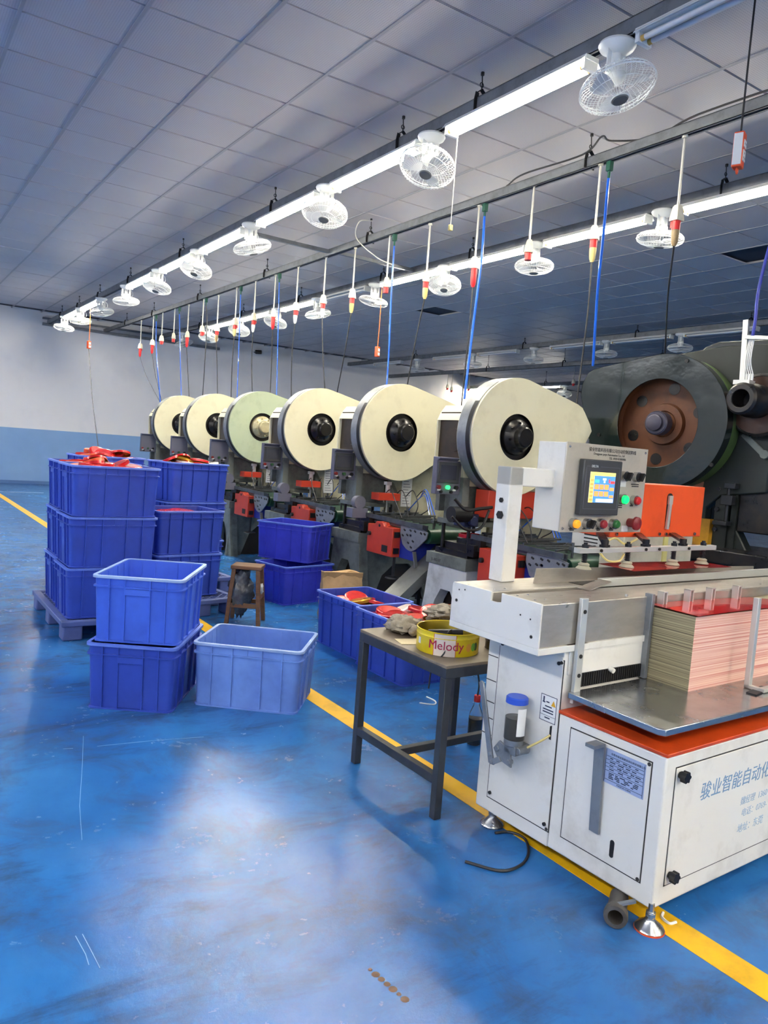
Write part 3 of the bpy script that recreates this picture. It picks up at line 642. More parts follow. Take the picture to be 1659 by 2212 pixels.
for k in range(3):
    crate(1.325 + .004 * k, 5.29, .132 + k * P_, 0.5 * k, 'deep blue crate, %s of the front left stack on the pallet' % ords[k], m_crate, 'deep', group='crates stacked on the pallets')
    crate(1.345, 5.752, .132 + k * P_, -0.6 * k, 'deep blue crate, %s of the stack right behind the front left one' % ords[k], m_crate, 'deep', group='crates stacked on the pallets')
    crate(2.27 + .004 * k, 6.44, .142 + k * P_, 10 + k, 'deep blue crate, %s of the stack nearest the machines on the rear pallet' % ords[k], m_crate, 'deep', group='crates stacked on the pallets')
    crate(1.70, 6.88, .142 + k * P_, 2, 'deep blue crate, %s of the rear left stack by the wall side' % ords[k], m_crate, 'deep', group='crates stacked on the pallets')
for k in range(2):
    crate(2.0, 5.80, .132 + k * P_, 9, 'deep blue crate, %s of the two-high stack behind the wooden stool' % ['lower', 'upper'][k], m_crate, 'deep', group='crates stacked on the pallets')
crate(1.215, 3.89, 0.0, 56, 'dark blue empty-topped crate under the bright blue crate', m_crate, 'deep')
crate(1.228, 3.905, P_, 58, 'bright blue empty crate on top of the front pair', m_crate_light, 'bright')
crate(1.715, 3.637, 0, -39, 'pale faded blue empty crate standing alone in front', m_crate_pale, 'pale')
crate(3.10, 5.93, 0, 12.5, 'violet blue lower crate of the pair beside the stool', m_crate_violet, 'violet')
crate(3.19, 6.13, P_, -57, 'violet blue upper crate of the pair beside the stool, turned askew', m_crate_violet, 'violet')
crate(2.81, 4.33, 0, 92, 'blue crate with few red and gold tin lids in front of the presses', m_crate, 'tall', .36)
crate(2.775, 3.765, 0, 91, 'blue crate full of red tin lids beside the steel table', m_crate, 'tall', .36)
# scratch mark on the bright crate
# ------------------------------------------------------------ tin lids
def lid_meshes(r, h, out, inn, key):
    a = MB().lathe([(0, h), (r * .80, h), (r * .82, h - .002), (r * .95, h - .002), (r, h - .005), (r, 0), (r + .0015, -.001)], 26).mesh('lid_' + key, out, 40)
    b = MB().lathe([(0, h - .002), (r * .95, h - .004), (r - .0015, h - .006), (r - .0015, 0)], 26).mesh('lid_lining', inn, 40)
    return a, b
LIDS = [lid_meshes(.085, .022, m_red, m_gold, 'red'), lid_meshes(.085, .022, m_gold, m_red, 'gold'), lid_meshes(.085, .03, mat('orange_red_tin', rgb(206, 70, 22), .3, .3), m_gold, 'orange'), lid_meshes(.085, .022, mat('white_coated_tin', rgb(226, 214, 206), .25), m_gold, 'white')]
def lids(n, cx_, cy_, deg, ztop, hx, hy, label, group, kinds, seed, flat=0, spread=1.0):
    R_ = random.Random(seed); c, s_ = math.cos(math.radians(deg)), math.sin(math.radians(deg))
    k = 0
    for i in range(n):
        mx, my = hx - .098, hy - .096; lay = i // 8; q_ = i % 8
        lx = -mx + 2 * mx * (q_ % 4) / 3 + R_.uniform(-.03, .03); ly = -my + 2 * my * (q_ // 4) + R_.uniform(-.03, .03)
        if lay == 2: lx = R_.uniform(-mx, mx); ly = R_.uniform(-my, my)
        lx = max(-mx, min(mx, lx)); ly = max(-my, min(my, ly))
        z = ztop - .05 + lay * .03 + R_.uniform(0, .012); a = R_.choice(kinds)
        t = thing('tin_lid', label % ['red', 'gold', 'orange red', 'white coated'][a], 'tin lid', (cx_ + c * lx - s_ * ly, cy_ + s_ * lx + c * ly, z), 0, group)
        tl = R_.uniform(.03, .14 + .2 * lay) * spread; az = R_.uniform(0, 6.28)
        t.rotation_euler = (tl * math.cos(az), tl * math.sin(az), az) if R_.random() > .18 else (PI - tl * .6, tl * .5, az)
        obj('shell', LIDS[a][0], t); obj('lining', LIDS[a][1], t)
HX, HY = .26, .2
G_ = 'tin lids heaped in crates'
TZ = .132 + 3 * P_
lids(24, 1.33, 5.29, 1, TZ - .03, HX, HY, '%s tin lid heaped in the top crate of the front left stack', G_, [0, 0, 0, 0, 2], 1)
lids(20, 1.345, 5.752, -1, TZ - .03, HX, HY, '%s tin lid heaped in the second crate stack from the aisle corner', G_, [0, 0, 0, 2], 2, spread=1.3)
lids(22, 2.275, 6.44, 12, TZ - .005, HX, HY, '%s tin lid heaped in the top crate of the stack nearest the machines', G_, [0, 0, 0, 1, 3], 3, spread=1.3)
lids(22, 1.70, 6.88, 2, TZ - .0, HX, HY, '%s tin lid heaped in the top crate of the rear left stack', G_, [0, 0, 0, 2], 4, spread=1.3)
lids(20, 2.0, 5.80, 9, .132 + 2 * P_ - .06, HX, HY, '%s tin lid lying in the upper crate of the two-high stack behind the stool', G_, [0, 0, 2], 5)
lids(22, 2.81, 4.33, 92, .285, HX, HY, '%s tin lid in the half-full crate before the presses', G_, [0, 0, 0, 1, 3, 2], 6, spread=1.2)
lids(26, 2.775, 3.765, 91, .325, HX, HY, '%s tin lid heaped in the full crate beside the steel table', G_, [0, 0, 0, 0, 3], 7, spread=1.2)

# ------------------------------------------------------------ plastic pallets
def pallet(x, y, deg, lx, ly, h, label):
    t = thing('plastic_pallet', label, 'pallet', (x, y, 0), math.radians(deg))
    d = MB(); e = .05
    d.box(-lx / 2, -ly / 2, h - .035, lx / 2, -ly / 2 + e, h).box(-lx / 2, ly / 2 - e, h - .035, lx / 2, ly / 2, h).box(-lx / 2, -ly / 2 + e, h - .035, -lx / 2 + e, ly / 2 - e, h).box(lx / 2 - e, -ly / 2 + e, h - .035, lx / 2, ly / 2 - e, h)
    d.build('deck_frame', m_pallet, t, bevel=.006)
    g = MB(); n = int((lx + ly) / .07)
    for i in range(n):      # diagonal open mesh deck
        s_ = -(lx + ly) / 2 + (i + .5) * (lx + ly) / n
        for sg in (1, -1):
            pts = []
            x0 = max(-lx / 2 + e, s_ - ly / 2 + e); x1 = min(lx / 2 - e, s_ + ly / 2 - e)
            if x1 - x0 < .03: continue
            g.bar((x0, sg * (s_ - x0), h - .012), (x1, sg * (s_ - x1), h - .012), .012, .016)
    g.build('deck_mesh', m_pallet, t)
    for i in (-1, 0, 1):
        for j in (-1, 0, 1):
            MB().box(i * (lx / 2 - .07) - .06, j * (ly / 2 - .07) - .06, 0, i * (lx / 2 - .07) + .06, j * (ly / 2 - .07) + .06, h - .03).build('foot', m_pallet, t, bevel=.01)
    return t
pallet(1.36, 5.56, 0, .68, 1.06, .128, 'grey blue plastic pallet under the front left crate stacks')
pallet(2.06, 5.82, 9, .64, .74, .128, 'grey blue mesh pallet sticking out under the stack behind the stool')
pallet(2.0, 6.74, 6, 1.3, 1.02, .138, 'grey blue plastic pallet under the rear crate stacks')

# ------------------------------------------------------------ wooden stool with a plastic bag
t = thing('wooden_stool', 'small dark wooden stool between the crate stacks', 'stool', (2.35, 5.235, 0), math.radians(-35))
MB().box(-.112, -.092, .405, .112, .092, .432).build('seat', m_wood, t, bevel=.005)
for sx in (-1, 1):
    for sy in (-1, 1):
        MB().add([(sx * (.118 if z == 0 else .088) + a * .015, sy * (.10 if z == 0 else .07) + b_ * .015, z) for z in (0, .405) for a, b_ in ((-1, -1), (1, -1), (1, 1), (-1, 1))], [(0, 1, 2, 3), (4, 5, 6, 7)] + [(i, (i + 1) % 4, 4 + (i + 1) % 4, 4 + i) for i in range(4)]).build('leg', m_wood, t, bevel=.003)
for sy in (-1, 1): MB().bar((-.11, sy * .09, .14), (.11, sy * .09, .14), .018, .032).build('stretcher', m_wood, t)
for sx in (-1, 1): MB().bar((sx * .104, -.085, .2), (sx * .104, .085, .2), .018, .032).build('stretcher', m_wood, t)
def blob(name, m, parent, c, rad, seed, amp=.25, loc=(0, 0, 0), rot=(0, 0, 0), nu=18, nv=12, freq=3.0, flat=None):
    from mathutils import noise as mn
    b = MB(); vs = []
    for j in range(nv + 1):
        th = PI * j / nv
        for i in range(nu):
            ph = 2 * PI * i / nu; d = Vector((math.sin(th) * math.cos(ph), math.sin(th) * math.sin(ph), math.cos(th)))
            k = 1 + amp * (mn.noise(d * freq + Vector((seed, seed * 1.7, 0))) + .6 * mn.noise(d * freq * 2.3 + Vector((0, seed, seed))))
            p = Vector((c[0] + d.x * rad[0] * k, c[1] + d.y * rad[1] * k, c[2] + d.z * rad[2] * k))
            if flat is not None and p.z < flat: p.z = flat + (p.z - flat) * .05
            vs.append(p)
    b.add(vs, [(j * nu + i, j * nu + (i + 1) % nu, (j + 1) * nu + (i + 1) % nu, (j + 1) * nu + i) for j in range(nv) for i in range(nu)])
    return b.build(name, m, parent, loc, rot, smooth=75)
t = thing('plastic_bag', 'crumpled dark plastic bag hanging under the wooden stool', 'plastic bag', (2.33, 5.235, 0))
blob('bag_body', m_bagplastic, t, (-.03, .0, .235), (.085, .085, .165), 3.1, .35, nu=26, nv=18)
blob('bag_knot', mat('clear_film', rgb(180, 184, 188), .3), t, (.1, -.07, .26), (.02, .02, .035), 5.2, .5)

# ------------------------------------------------------------ paper bag
t = thing('paper_bag', 'folded brown kraft paper bag behind the crates before the presses', 'paper bag', (3.06, 5.06, 0), math.radians(-18))
b = MB(); nz = 8; vs = []; nn = 20
for j in range(nz + 1):
    z = .385 * j / nz; k = 1 - .55 * (j / nz) ** 2
    for i in range(nn):
        a = 2 * PI * i / nn; x = max(-1, min(1, 1.35 * math.cos(a))) * .155; y = max(-1, min(1, 1.35 * math.sin(a))) * .09 * k
        vs.append((x + .006 * math.sin(7 * z * 10 + i), y + .008 * math.sin(i * 2.3 + j), z + (.02 * math.sin(x * 22) if j == nz else 0)))
b.add(vs, [(j * nn + i, j * nn + (i + 1) % nn, (j + 1) * nn + (i + 1) % nn, (j + 1) * nn + i) for j in range(nz) for i in range(nn)] + [tuple(range(nn)), tuple(range(nz * nn, (nz + 1) * nn))])
b.build('bag_body', m_kraft, t, smooth=50)
MB().obox((0, -.045, .37), (.31, .006, .05), (.25, 0, 0)).build('folded_flap', m_kraft, t)
# ============================================================ power presses
def hull(pts):
    pts = sorted(set((round(a, 5), round(b, 5)) for a, b in pts))
    def half(P):
        h = []
        for p in P:
            while len(h) > 1 and (h[-1][0] - h[-2][0]) * (p[1] - h[-2][1]) - (h[-1][1] - h[-2][1]) * (p[0] - h[-2][0]) <= 0: h.pop()
            h.append(p)
        return h
    a, b = half(pts), half(pts[::-1]); return a[:-1] + b[:-1]
def polar(outline, c, n):
    out = []; m = len(outline)
    for i in range(n):
        t = 2 * PI * i / n; d = (math.cos(t), math.sin(t)); best = None
        for k in range(m):
            p, q = outline[k], outline[(k + 1) % m]; ex, ey = q[0] - p[0], q[1] - p[1]
            den = d[0] * ey - d[1] * ex
            if abs(den) < 1e-9: continue
            px, py = p[0] - c[0], p[1] - c[1]; r = (px * ey - py * ex) / den; s_ = (px * d[1] - py * d[0]) / den
            if r > 0 and -1e-6 <= s_ <= 1 + 1e-6: best = r if best is None else max(best, r)
        out.append((c[0] + d[0] * best, c[1] + d[1] * best))
    return out
HZ = 1.512
OUT = hull([(.415 * math.cos(2 * PI * i / 72), HZ + .415 * math.sin(2 * PI * i / 72)) for i in range(72)] + [(.624, 1.79), (.66, 1.755), (.762, 1.63), (.762, 1.605), (.676, 1.47), (.60, 1.40)])
NG = 96
G_OUT = polar(OUT, (0, HZ), NG); G_HOLE = [(.163 * math.cos(2 * PI * i / NG), HZ + .163 * math.sin(2 * PI * i / NG)) for i in range(NG)]
def scaled(P, c, k): return [(c[0] + (a - c[0]) * k, c[1] + (b - c[1]) * k) for a, b in P]
def guard_meshes(m):
    d = {}
    b = MB().plate_hole(G_OUT, G_HOLE, 'xz', 0.0, 0.004)
    n = NG; GI = scaled(G_OUT, (0.05, HZ), .985)
    vs = [(a, 0.0, z) for a, z in G_OUT] + [(a, .165, z) for a, z in G_OUT] + [(a, .165, z) for a, z in GI] + [(a, .004, z) for a, z in GI]
    fs = []
    for k in range(3):
        for i in range(n):
            j = (i + 1) % n; fs.append((k * n + i, k * n + j, (k + 1) * n + j, (k + 1) * n + i))
    b.add(vs, fs); b.lathe([(.163, 0), (.168, -.006), (.175, -.004), (.178, 0)], 40, (0, 0, HZ), (0, -1, 0))
    d['guard'] = b.mesh('wheel_guard', m, 30)
    s_ = MB().lathe([(.421, .05), (.424, .05), (.424, .15), (.421, .15)], 40, (0, 0, HZ), (0, 1, 0), True, 0, 0, 2 * PI)
    return d
BAND = MB(); 
for (y0_, y1_, a0, a1, r, mi) in ((.018, .155, 118, 262, .418, 0), (.022, .062, 148, 246, .4195, 1)):
    P = [(r * math.cos(math.radians(a0 + (a1 - a0) * i / 40)), HZ + r * math.sin(math.radians(a0 + (a1 - a0) * i / 40))) for i in range(41)]
    k = .002; Q = [((r + k) / r * a, HZ + (r + k) / r * (z - HZ)) for a, z in P]
    n = 41; vs = [(a, y0_, z) for a, z in P] + [(a, y0_, z) for a, z in Q] + [(a, y1_, z) for a, z in Q] + [(a, y1_, z) for a, z in P]
    BAND.add(vs, [(k_ * n + i, k_ * n + i + 1, ((k_ + 1) % 4) * n + i + 1, ((k_ + 1) % 4) * n + i) for k_ in range(4) for i in range(n - 1)] + [(0, n, 2 * n, 3 * n), (n - 1, 2 * n - 1, 3 * n - 1, 4 * n - 1)], mi)
BAND_ME = BAND.mesh('rim_band', [m_galv, m_black], 40)
def hub_mesh(m):
    b = MB().lathe([(.128, .05), (.128, .0), (.122, -.012), (.112, -.018), (.106, -.03), (.085, -.042), (.076, -.047), (.072, -.085), (.062, -.095), (0, -.097)], 40, (0, 0, HZ), (0, 1, 0))
    for i in range(8):
        a = 2 * PI * i / 8 + .2; p = (.1 * math.cos(a), HZ + .1 * math.sin(a)); b.cyl((p[0], -.03, p[1]), (p[0], -.046, p[1]), .008, n=8)
    return b.mesh('hub', m, 35)
FLY = MB().lathe([(0, .03), (.16, .03), (.165, .05), (.34, .05), (.35, .04), (.385, .04), (.385, .135), (0, .135)], 48, (0, 0, HZ), (0, 1, 0)).mesh('flywheel', m_dark, 40)
HUB = {'black': hub_mesh(m_hub), 'cream': hub_mesh(m_brass)}
GUARD = {'cream': guard_meshes(m_cream)['guard'], 'sage': guard_meshes(m_sage)['guard']}
def legs_mesh(m):
    b = MB()      # front casting: two splayed legs with an arch between, then the same at the back
    P = [(.06, .55), (.03, .30), (-.03, .0), (.10, .0), (.125, .16), (.17, .30), (.22, .375), (.33, .375), (.39, .28), (.43, .14), (.45, 0), (.58, 0), (.52, .30), (.49, .55)]
    b.prism(P, 'yz', -.315, -.225).prism(P, 'yz', .50, .58)
    Q = [(-.31, .55), (-.31, .30), (-.34, .0), (-.16, .0), (-.06, .26), (.06, .36), (.22, .36), (.34, .26), (.44, .0), (.62, .0), (.58, .30), (.58, .55)]
    b.prism(Q, 'xz', .055, .095).prism(Q, 'xz', .455, .495)
    return b.mesh('legs', m, 30)
LEGS = {'grey': legs_mesh(m_pressgrey), 'pale': legs_mesh(m_offwhite), 'press': legs_mesh(m_press)}
FRAME = MB()
FP = [(-.30, 1.14), (-.32, 1.20), (-.32, 1.62), (-.25, 1.70), (.46, 1.74), (.68, 1.62), (.68, .52), (.0, .56), (.10, .64), (.14, .76), (.14, .96), (.08, 1.06), (-.02, 1.14)]
FRAME.prism(FP, 'xz', .17, .23).prism(FP, 'xz', .40, .46).box(.16, .23, .56, .66, .40, 1.68).box(-.30, .23, 1.18, .16, .40, 1.64)
FRAME_ME = FRAME.mesh('frame', m_press, 30)
def build_common():
    d = {}
    d['bolster'] = MB().box(-.335, .045, .55, .12, .505, .632).box(-.30, .06, .45, .10, .49, .55).mesh('bolster', m_pressgrey, 30)
    b = MB().box(-.29, .09, .632, .06, .46, .672).box(-.25, .13, .672, .02, .42, .72).cyl((-.12, .27, .72), (-.12, .27, .755), .10, n=24)
    for sx in (-.26, .03):
        for sy in (.13, .42): b.cyl((sx, sy, .67), (sx, sy, .88), .014, n=8)
    d['die'] = b.mesh('die_set', m_dark, 30)
    b = MB().box(-.27, .21, .86, .0, .42, 1.22).box(-.30, .12, .855, .04, .45, .89).cyl((-.14, .31, 1.2), (-.14, .31, 1.28), .06, n=16).box(-.32, .165, .94, -.26, .21, 1.2).box(-.32, .42, .94, -.26, .465, 1.2)
    d['ram'] = b.mesh('ram', m_pressgrey, 30)
    d['hood'] = MB().prism([(-.36, 1.60), (-.33, 1.66), (-.29, 1.71), (-.10, 1.71), (-.10, 1.70), (-.285, 1.70), (-.325, 1.65), (-.352, 1.60)], 'xz', .10, .47).prism([(-.36, 1.32), (-.36, 1.60), (-.29, 1.70), (-.10, 1.70), (-.10, 1.32)], 'xz', .10, .112).prism([(-.36, 1.32), (-.36, 1.60), (-.29, 1.70), (-.10, 1.70), (-.10, 1.32)], 'xz', .458, .47).box(-.36, .10, 1.31, -.10, .47, 1.325).mesh('crank_hood', m_cream, 30)
    d['hood_in'] = MB().box(-.335, .113, 1.326, -.322, .457, 1.66).cyl((-.352, .26, 1.49), (-.33, .26, 1.49), .11, n=24).cyl((-.356, .26, 1.49), (-.34, .26, 1.49), .05, n=20).mesh('crank_cheek', mat('brown_oily_casting', rgb(62, 48, 32), .35, .2, rgb(24, 20, 16), .7, 8), 30)
    # control panel on an arm
    d['panel'] = MB().prism([(.0, 1.075), (.0, 1.31), (-.03, 1.325), (-.03, 1.335), (.05, 1.335), (.05, 1.075)], 'yz', -.535, -.315).mesh('control_panel', m_grayplastic, 30)
    d['bezel'] = MB().box(-.53, -.012, 1.155, -.34, .0, 1.30).mesh('bezel', m_darkgray, 30)
    d['screen'] = MB().box(-.51, -.014, 1.18, -.37, -.011, 1.28).mesh('screen', m_screen_off, 30)
    b = MB()
    for i, x in enumerate((-.515, -.435, -.36)): b.cyl((x, 0, 1.125), (x, -.022, 1.125), .014, n=12, mi=i)
    for i, x in enumerate((-.49, -.40)): b.cyl((x, 0, 1.093), (x, -.014, 1.093), .011, n=10, mi=3)
    for x in (-.505, -.37): b.box(x - .014, -.003, 1.1, x + .014, .0, 1.113, mi=4)
    m_dimg = emis('green_pilot_light', (0.02, 1.0, 0.12, 1), .6)
    d['buttons'] = b.mesh('buttons', [mat('dark_red_button', rgb(120, 24, 26), .35), m_dimg, m_black, m_black, m_paper], 40)
    b = MB()
    for i, x in enumerate((-.515, -.435, -.36)): b.cyl((x, 0, 1.125), (x, -.022, 1.125), .014, n=12, mi=i)
    for i, x in enumerate((-.49, -.40)): b.cyl((x, 0, 1.093), (x, -.014, 1.093), .011, n=10, mi=3)
    for x in (-.505, -.37): b.box(x - .014, -.003, 1.1, x + .014, .0, 1.113, mi=4)
    d['buttons_off'] = b.mesh('buttons', [MATS['dark_red_button'], mat('dull_green_button', rgb(36, 80, 46), .35), m_black, m_black, m_paper], 40)
    d['arm'] = MB().bar((-.43, .04, 1.2), (-.30, .16, 1.2), .03, .03).mesh('panel_arm', m_pressgrey, 30)
    d['notice'] = MB().box(.16, .164, .86, .27, .169, 1.13).mesh('notice', m_paper, 30)
    d['lines'] = MB()
    for i in range(9): d['lines'].box(.175, .1625, .885 + i * .025, .255 - (i % 3) * .012, .1642, .889 + i * .025)
    d['lines'] = d['lines'].mesh('notice_lines', m_ink)
    d['motor'] = MB().cyl((.52, .1, 1.58), (.52, .50, 1.58), .10, n=18).box(.44, .18, 1.60, .60, .42, 1.72).mesh('motor', m_pressgrey, 40)
    d['ebox'] = MB().box(.69, .18, .95, .80, .52, 1.75).mesh('switch_box', m_offwhite, 30)
    d['plate'] = MB().box(-.28, .160, 1.18, -.16, .168, 1.29).mesh('makers_plate', m_offwhite, 30)
    # side conveyor unit
    d['cabinet'] = MB().prism([(-.06, .50), (-.43, .50), (-.43, .735), (-.30, .735), (-.275, .765), (-.185, .765), (-.16, .735), (-.06, .735)], 'yz', -.315, -.215).mesh('cabinet', m_redorange, 30)
    d['latch'] = MB().cyl((-.315, -.10, .655), (-.337, -.10, .655), .018, n=12).mesh('latch_knob', m_black, 40)
    d['eye'] = MB().cyl((-.315, -.235, .735), (-.318, -.235, .735), .012, n=12).mesh('eye_hole', m_black, 40)
    d['hinge'] = MB().box(-.30, -.442, .0, -.25, -.428, .045).mesh('hinge', m_black, 40)
    d['label_plate'] = MB().box(-.319, -.37, .53, -.314, -.29, .585).mesh('label_plate', m_inkblack)
    d['blue'] = MB().box(-.235, -.66, .50, .06, -.10, .70).mesh('blue_housing', m_bluepaint, 30)
    c_ = hull([(-.56, .585), (-.50, .62), (-.46, .70), (-.46, .765), (-.82, .765), (-.82, .71), (-.72, .68), (-.68, .60), (-.62, .575)])
    b = MB().plate_hole(polar(c_, (-.60, .70), 28), [(-.60 + .016 * math.cos(2 * PI * i / 28), .70 + .01 * math.sin(2 * PI * i / 28)) for i in range(28)], 'yz', -.262, -.252).bar((-.257, -.66, .58), (-.257, -.70, .46), .03, .01)
    d['bracket'] = b.mesh('bracket_plate', m_galv, 30)
    b = MB()
    for y_, z in ((-.52, .735), (-.56, .70), (-.50, .69), (-.60, .74), (-.66, .74), (-.74, .735), (-.785, .735), (-.64, .66), (-.58, .64), (-.62, .61)): b.obox((-.264, y_, z), (.006, .022, .012), (.4, 0, 0))
    d['bracket_bolts'] = b.mesh('slots', m_black, 40)
    d['belt'] = MB().prism([(-.79, .66)] + [(-.79 - .045 * math.sin(PI * i / 8), .715 - .055 * math.cos(PI * i / 8)) for i in range(9)] + [(.04, .77), (.04, .66)], 'yz', -.235, .16).mesh('belt', m_belt, 40)
    b = MB().box(-.25, -.79, .745, -.238, .04, .80).box(.16, -.79, .70, .175, .04, .80)
    rr_ = random.Random(11)
    for k in range(9):
        y_ = -.72 + .09 * k; b.bar((-.27 + rr_.uniform(-.02, .02), y_, .80 + rr_.uniform(0, .02)), (.18, y_ + rr_.uniform(-.1, .1), .81 + rr_.uniform(0, .03)), .012, .012)
    for k in range(8):
        x_, y_ = rr_.uniform(-.26, .12), rr_.uniform(-.8, 0); h_ = rr_.uniform(.05, .11); b.cyl((x_, y_, .77), (x_, y_, .77 + h_), .009, n=8).box(x_ - .018, y_ - .018, .77 + h_ * .5, x_ + .018, y_ + .018, .77 + h_ * .5 + .022)
    b.bar((-.3, .02, .80), (.3, .02, .80), .02, .02).bar((-.30, -.81, .79), (-.30, .05, .80), .012, .035)
    d['belt_rail'] = b.mesh('guide_rails', mat('oily_grey_metal', rgb(92, 96, 98), .35, .5, rgb(36, 34, 32), .7, 14), 40)
    d['feed_table'] = MB().box(-.30, -.05, .70, .10, .09, .78).box(-.33, -.02, .66, -.20, .05, .74).cyl((-.2, .0, .78), (-.2, .0, .83), .04, n=14).mesh('feed_table', m_dark, 30)
    d['foot_rod'] = MB().cyl((-.26, -.40, .5), (-.26, -.40, .34), .012, n=8).lathe([(0, .34), (.06, .335), (.065, .325), (0, .32)], 18, (-.26, -.40, 0)).mesh('support_foot', m_blacksteel, 40)
    b = MB()
    for k in range(4):
        x0 = -.25 + k * .12; b.tube(bez([(x0, -.45 + .08 * k, .82), (x0 + .02, -.30, .96 - .02 * k), (x0 + .14, -.05, 1.02), (x0 + .2, .14, .95)], 6), .0045, 5)
    d['cables'] = b.mesh('cables', m_cable, 60)
    b = MB()
    for k in range(3): b.tube(bez([(.1 + .03 * k, -.35, .84), (.16, -.2, .98 + .03 * k), (.24, .0, .95), (.22, .16, .80)], 6), .004, 5)
    d['air_lines'] = b.mesh('air_lines', m_blueair, 60)
    d['lubricator'] = MB().cyl((-.02, .12, .96), (-.02, .12, 1.05), .022, n=12).box(-.045, .10, 1.05, .005, .15, 1.08).cyl((-.02, .12, .80), (-.02, .12, .96), .008, n=8).mesh('lubricator', m_offwhite, 40)
    d['gauge'] = MB().cyl((-.37, .06, .90), (-.37, .0, .90), .055, n=20).box(-.44, .0, .77, -.29, .10, .85).mesh('feed_motor', m_grayplastic, 40)
    return d
PC = build_common()
RED_LO = MB().box(-.20, -.02, .925, .02, .10, .985).mesh('red_guide_block', m_redorange, 30)
ARCH_FILL = MB().box(-.20, .11, 0, .48, .44, .40).mesh('dark_arch_fill', mat('dark_brown_interior', rgb(40, 32, 24), .5, 0, rgb(16, 14, 12), .6, 6), 30)  # dark box added so the arch between the legs is dark inside
def press(x, y, label, guard='cream', hub='black', legs='grey', panel=True, lit=False, first=False):
    t = thing('punch_press', label, 'punch press', (x, y, 0), 0, 'punch presses in the row')
    obj('frame', FRAME_ME, t); obj('dark_arch_fill', ARCH_FILL, t); obj('legs', LEGS[legs], t); obj('bolster', PC['bolster'], t); obj('die_set', PC['die'], t); obj('ram', PC['ram'], t)
    h = obj('crank_hood', PC['hood'], t); obj('crank_cheek', PC['hood_in'], h)
    g = obj('wheel_guard', GUARD[guard], t, bevel=.006); obj('rim_band', BAND_ME, g)
    f = obj('flywheel', FLY, t); obj('hub', HUB[hub], f)
    obj('motor', PC['motor'], t); obj('switch_box', PC['ebox'], t, bevel=.006)
    n = obj('notice', PC['notice'], t); obj('notice_lines', PC['lines'], n)
    p = obj('control_panel', PC['panel'], t, (0, .2, 0), bevel=.004); bz = obj('buttons', PC['buttons' if lit else 'buttons_off'], p); obj('panel_arm', PC['arm'], p, (0, -.02, 0))
    if panel: obj('bezel', PC['bezel'], p, bevel=.003); obj('screen', PC['screen'], p)
    c = obj('cabinet', PC['cabinet'], t, bevel=.004, label='orange cabinet door'); obj('latch_knob', PC['latch'], c); obj('eye_hole', PC['eye'], c); obj('hinge', PC['hinge'], c, (0, 0, .53)); obj('hinge', PC['hinge'], c, (0, 0, .66)); obj('label_plate', PC['label_plate'], c)
    obj('blue_housing', PC['blue'], t); br = obj('bracket_plate', PC['bracket'], t); obj('slots', PC['bracket_bolts'], br); obj('feed_table', PC['feed_table'], t); obj('support_foot', PC['foot_rod'], t)
    obj('belt', PC['belt'], t); obj('guide_rails', PC['belt_rail'], t); obj('cables', PC['cables'], t); obj('air_lines', PC['air_lines'], t)
    obj('lubricator', PC['lubricator'], t)
    if not first: obj('feed_motor', PC['gauge'], t); obj('red_guide_block', RED_LO, t)
    return t
PX_ = 3.8
PY_ = [4.032, 5.458, 6.879, 8.303, 9.707, 11.067]
p1 = press(PX_, PY_[0], 'cream punch press nearest the camera, guard right behind the steel control box', lit=True, legs='pale', first=True)
press(PX_, PY_[1], 'second cream punch press from the camera, sloping grey chute at its foot', lit=False)
press(PX_, PY_[2], 'third cream punch press from the camera, guard between the sage one and its neighbour', panel=True)
press(PX_, PY_[3], 'punch press with the pale sage green guard and cream hub', 'sage', 'cream', panel=False)
press(PX_, PY_[4], 'fifth punch press from the camera, left of the sage green one', panel=False)
press(PX_, PY_[5], 'farthest punch press at the left end of the row', panel=False)
# extras on the nearest press
MB().box(-.20, .02, .93, .36, .16, 1.125).build('transfer_cover', m_redorange, p1, bevel=.004, label='red sheet metal cover')
MB().box(-.35, .08, .86, -.22, .2, .95).cyl((-.30, .07, .905), (-.30, .03, .905), .035, n=18).build('sensor_box', mat('navy_plastic', rgb(36, 44, 78), .4), p1, bevel=.006)
MB().lathe([(.085, .80), (.088, .80), (.088, .825), (.084, .825)], 26, (-.14, .25, -.035), (0, 0, 1)).build('tin_on_die', m_red, p1)
sm = MB().cyl((-.50, .05, .95), (-.36, .05, .95), .055, n=20).cyl((-.36, .05, .95), (-.33, .05, .95), .035, n=14)
sm.tube(bez([(-.52, .0, 1.06), (-.44, -.03, .99), (-.30, -.02, 1.0), (-.18, .0, 1.01)], 6), .012, 6).tube(bez([(-.53, 0, .94), (-.44, -.04, .86), (-.30, -.04, .87), (-.22, -.02, .99)], 6), .010, 6)
sm.build('wrapped_motor', m_black, p1)
text('press_marking', 'JL-B02-07', .028, m_inkblack, p1, (-.3352, .44, .572), (PI / 2, 0, -PI / 2))
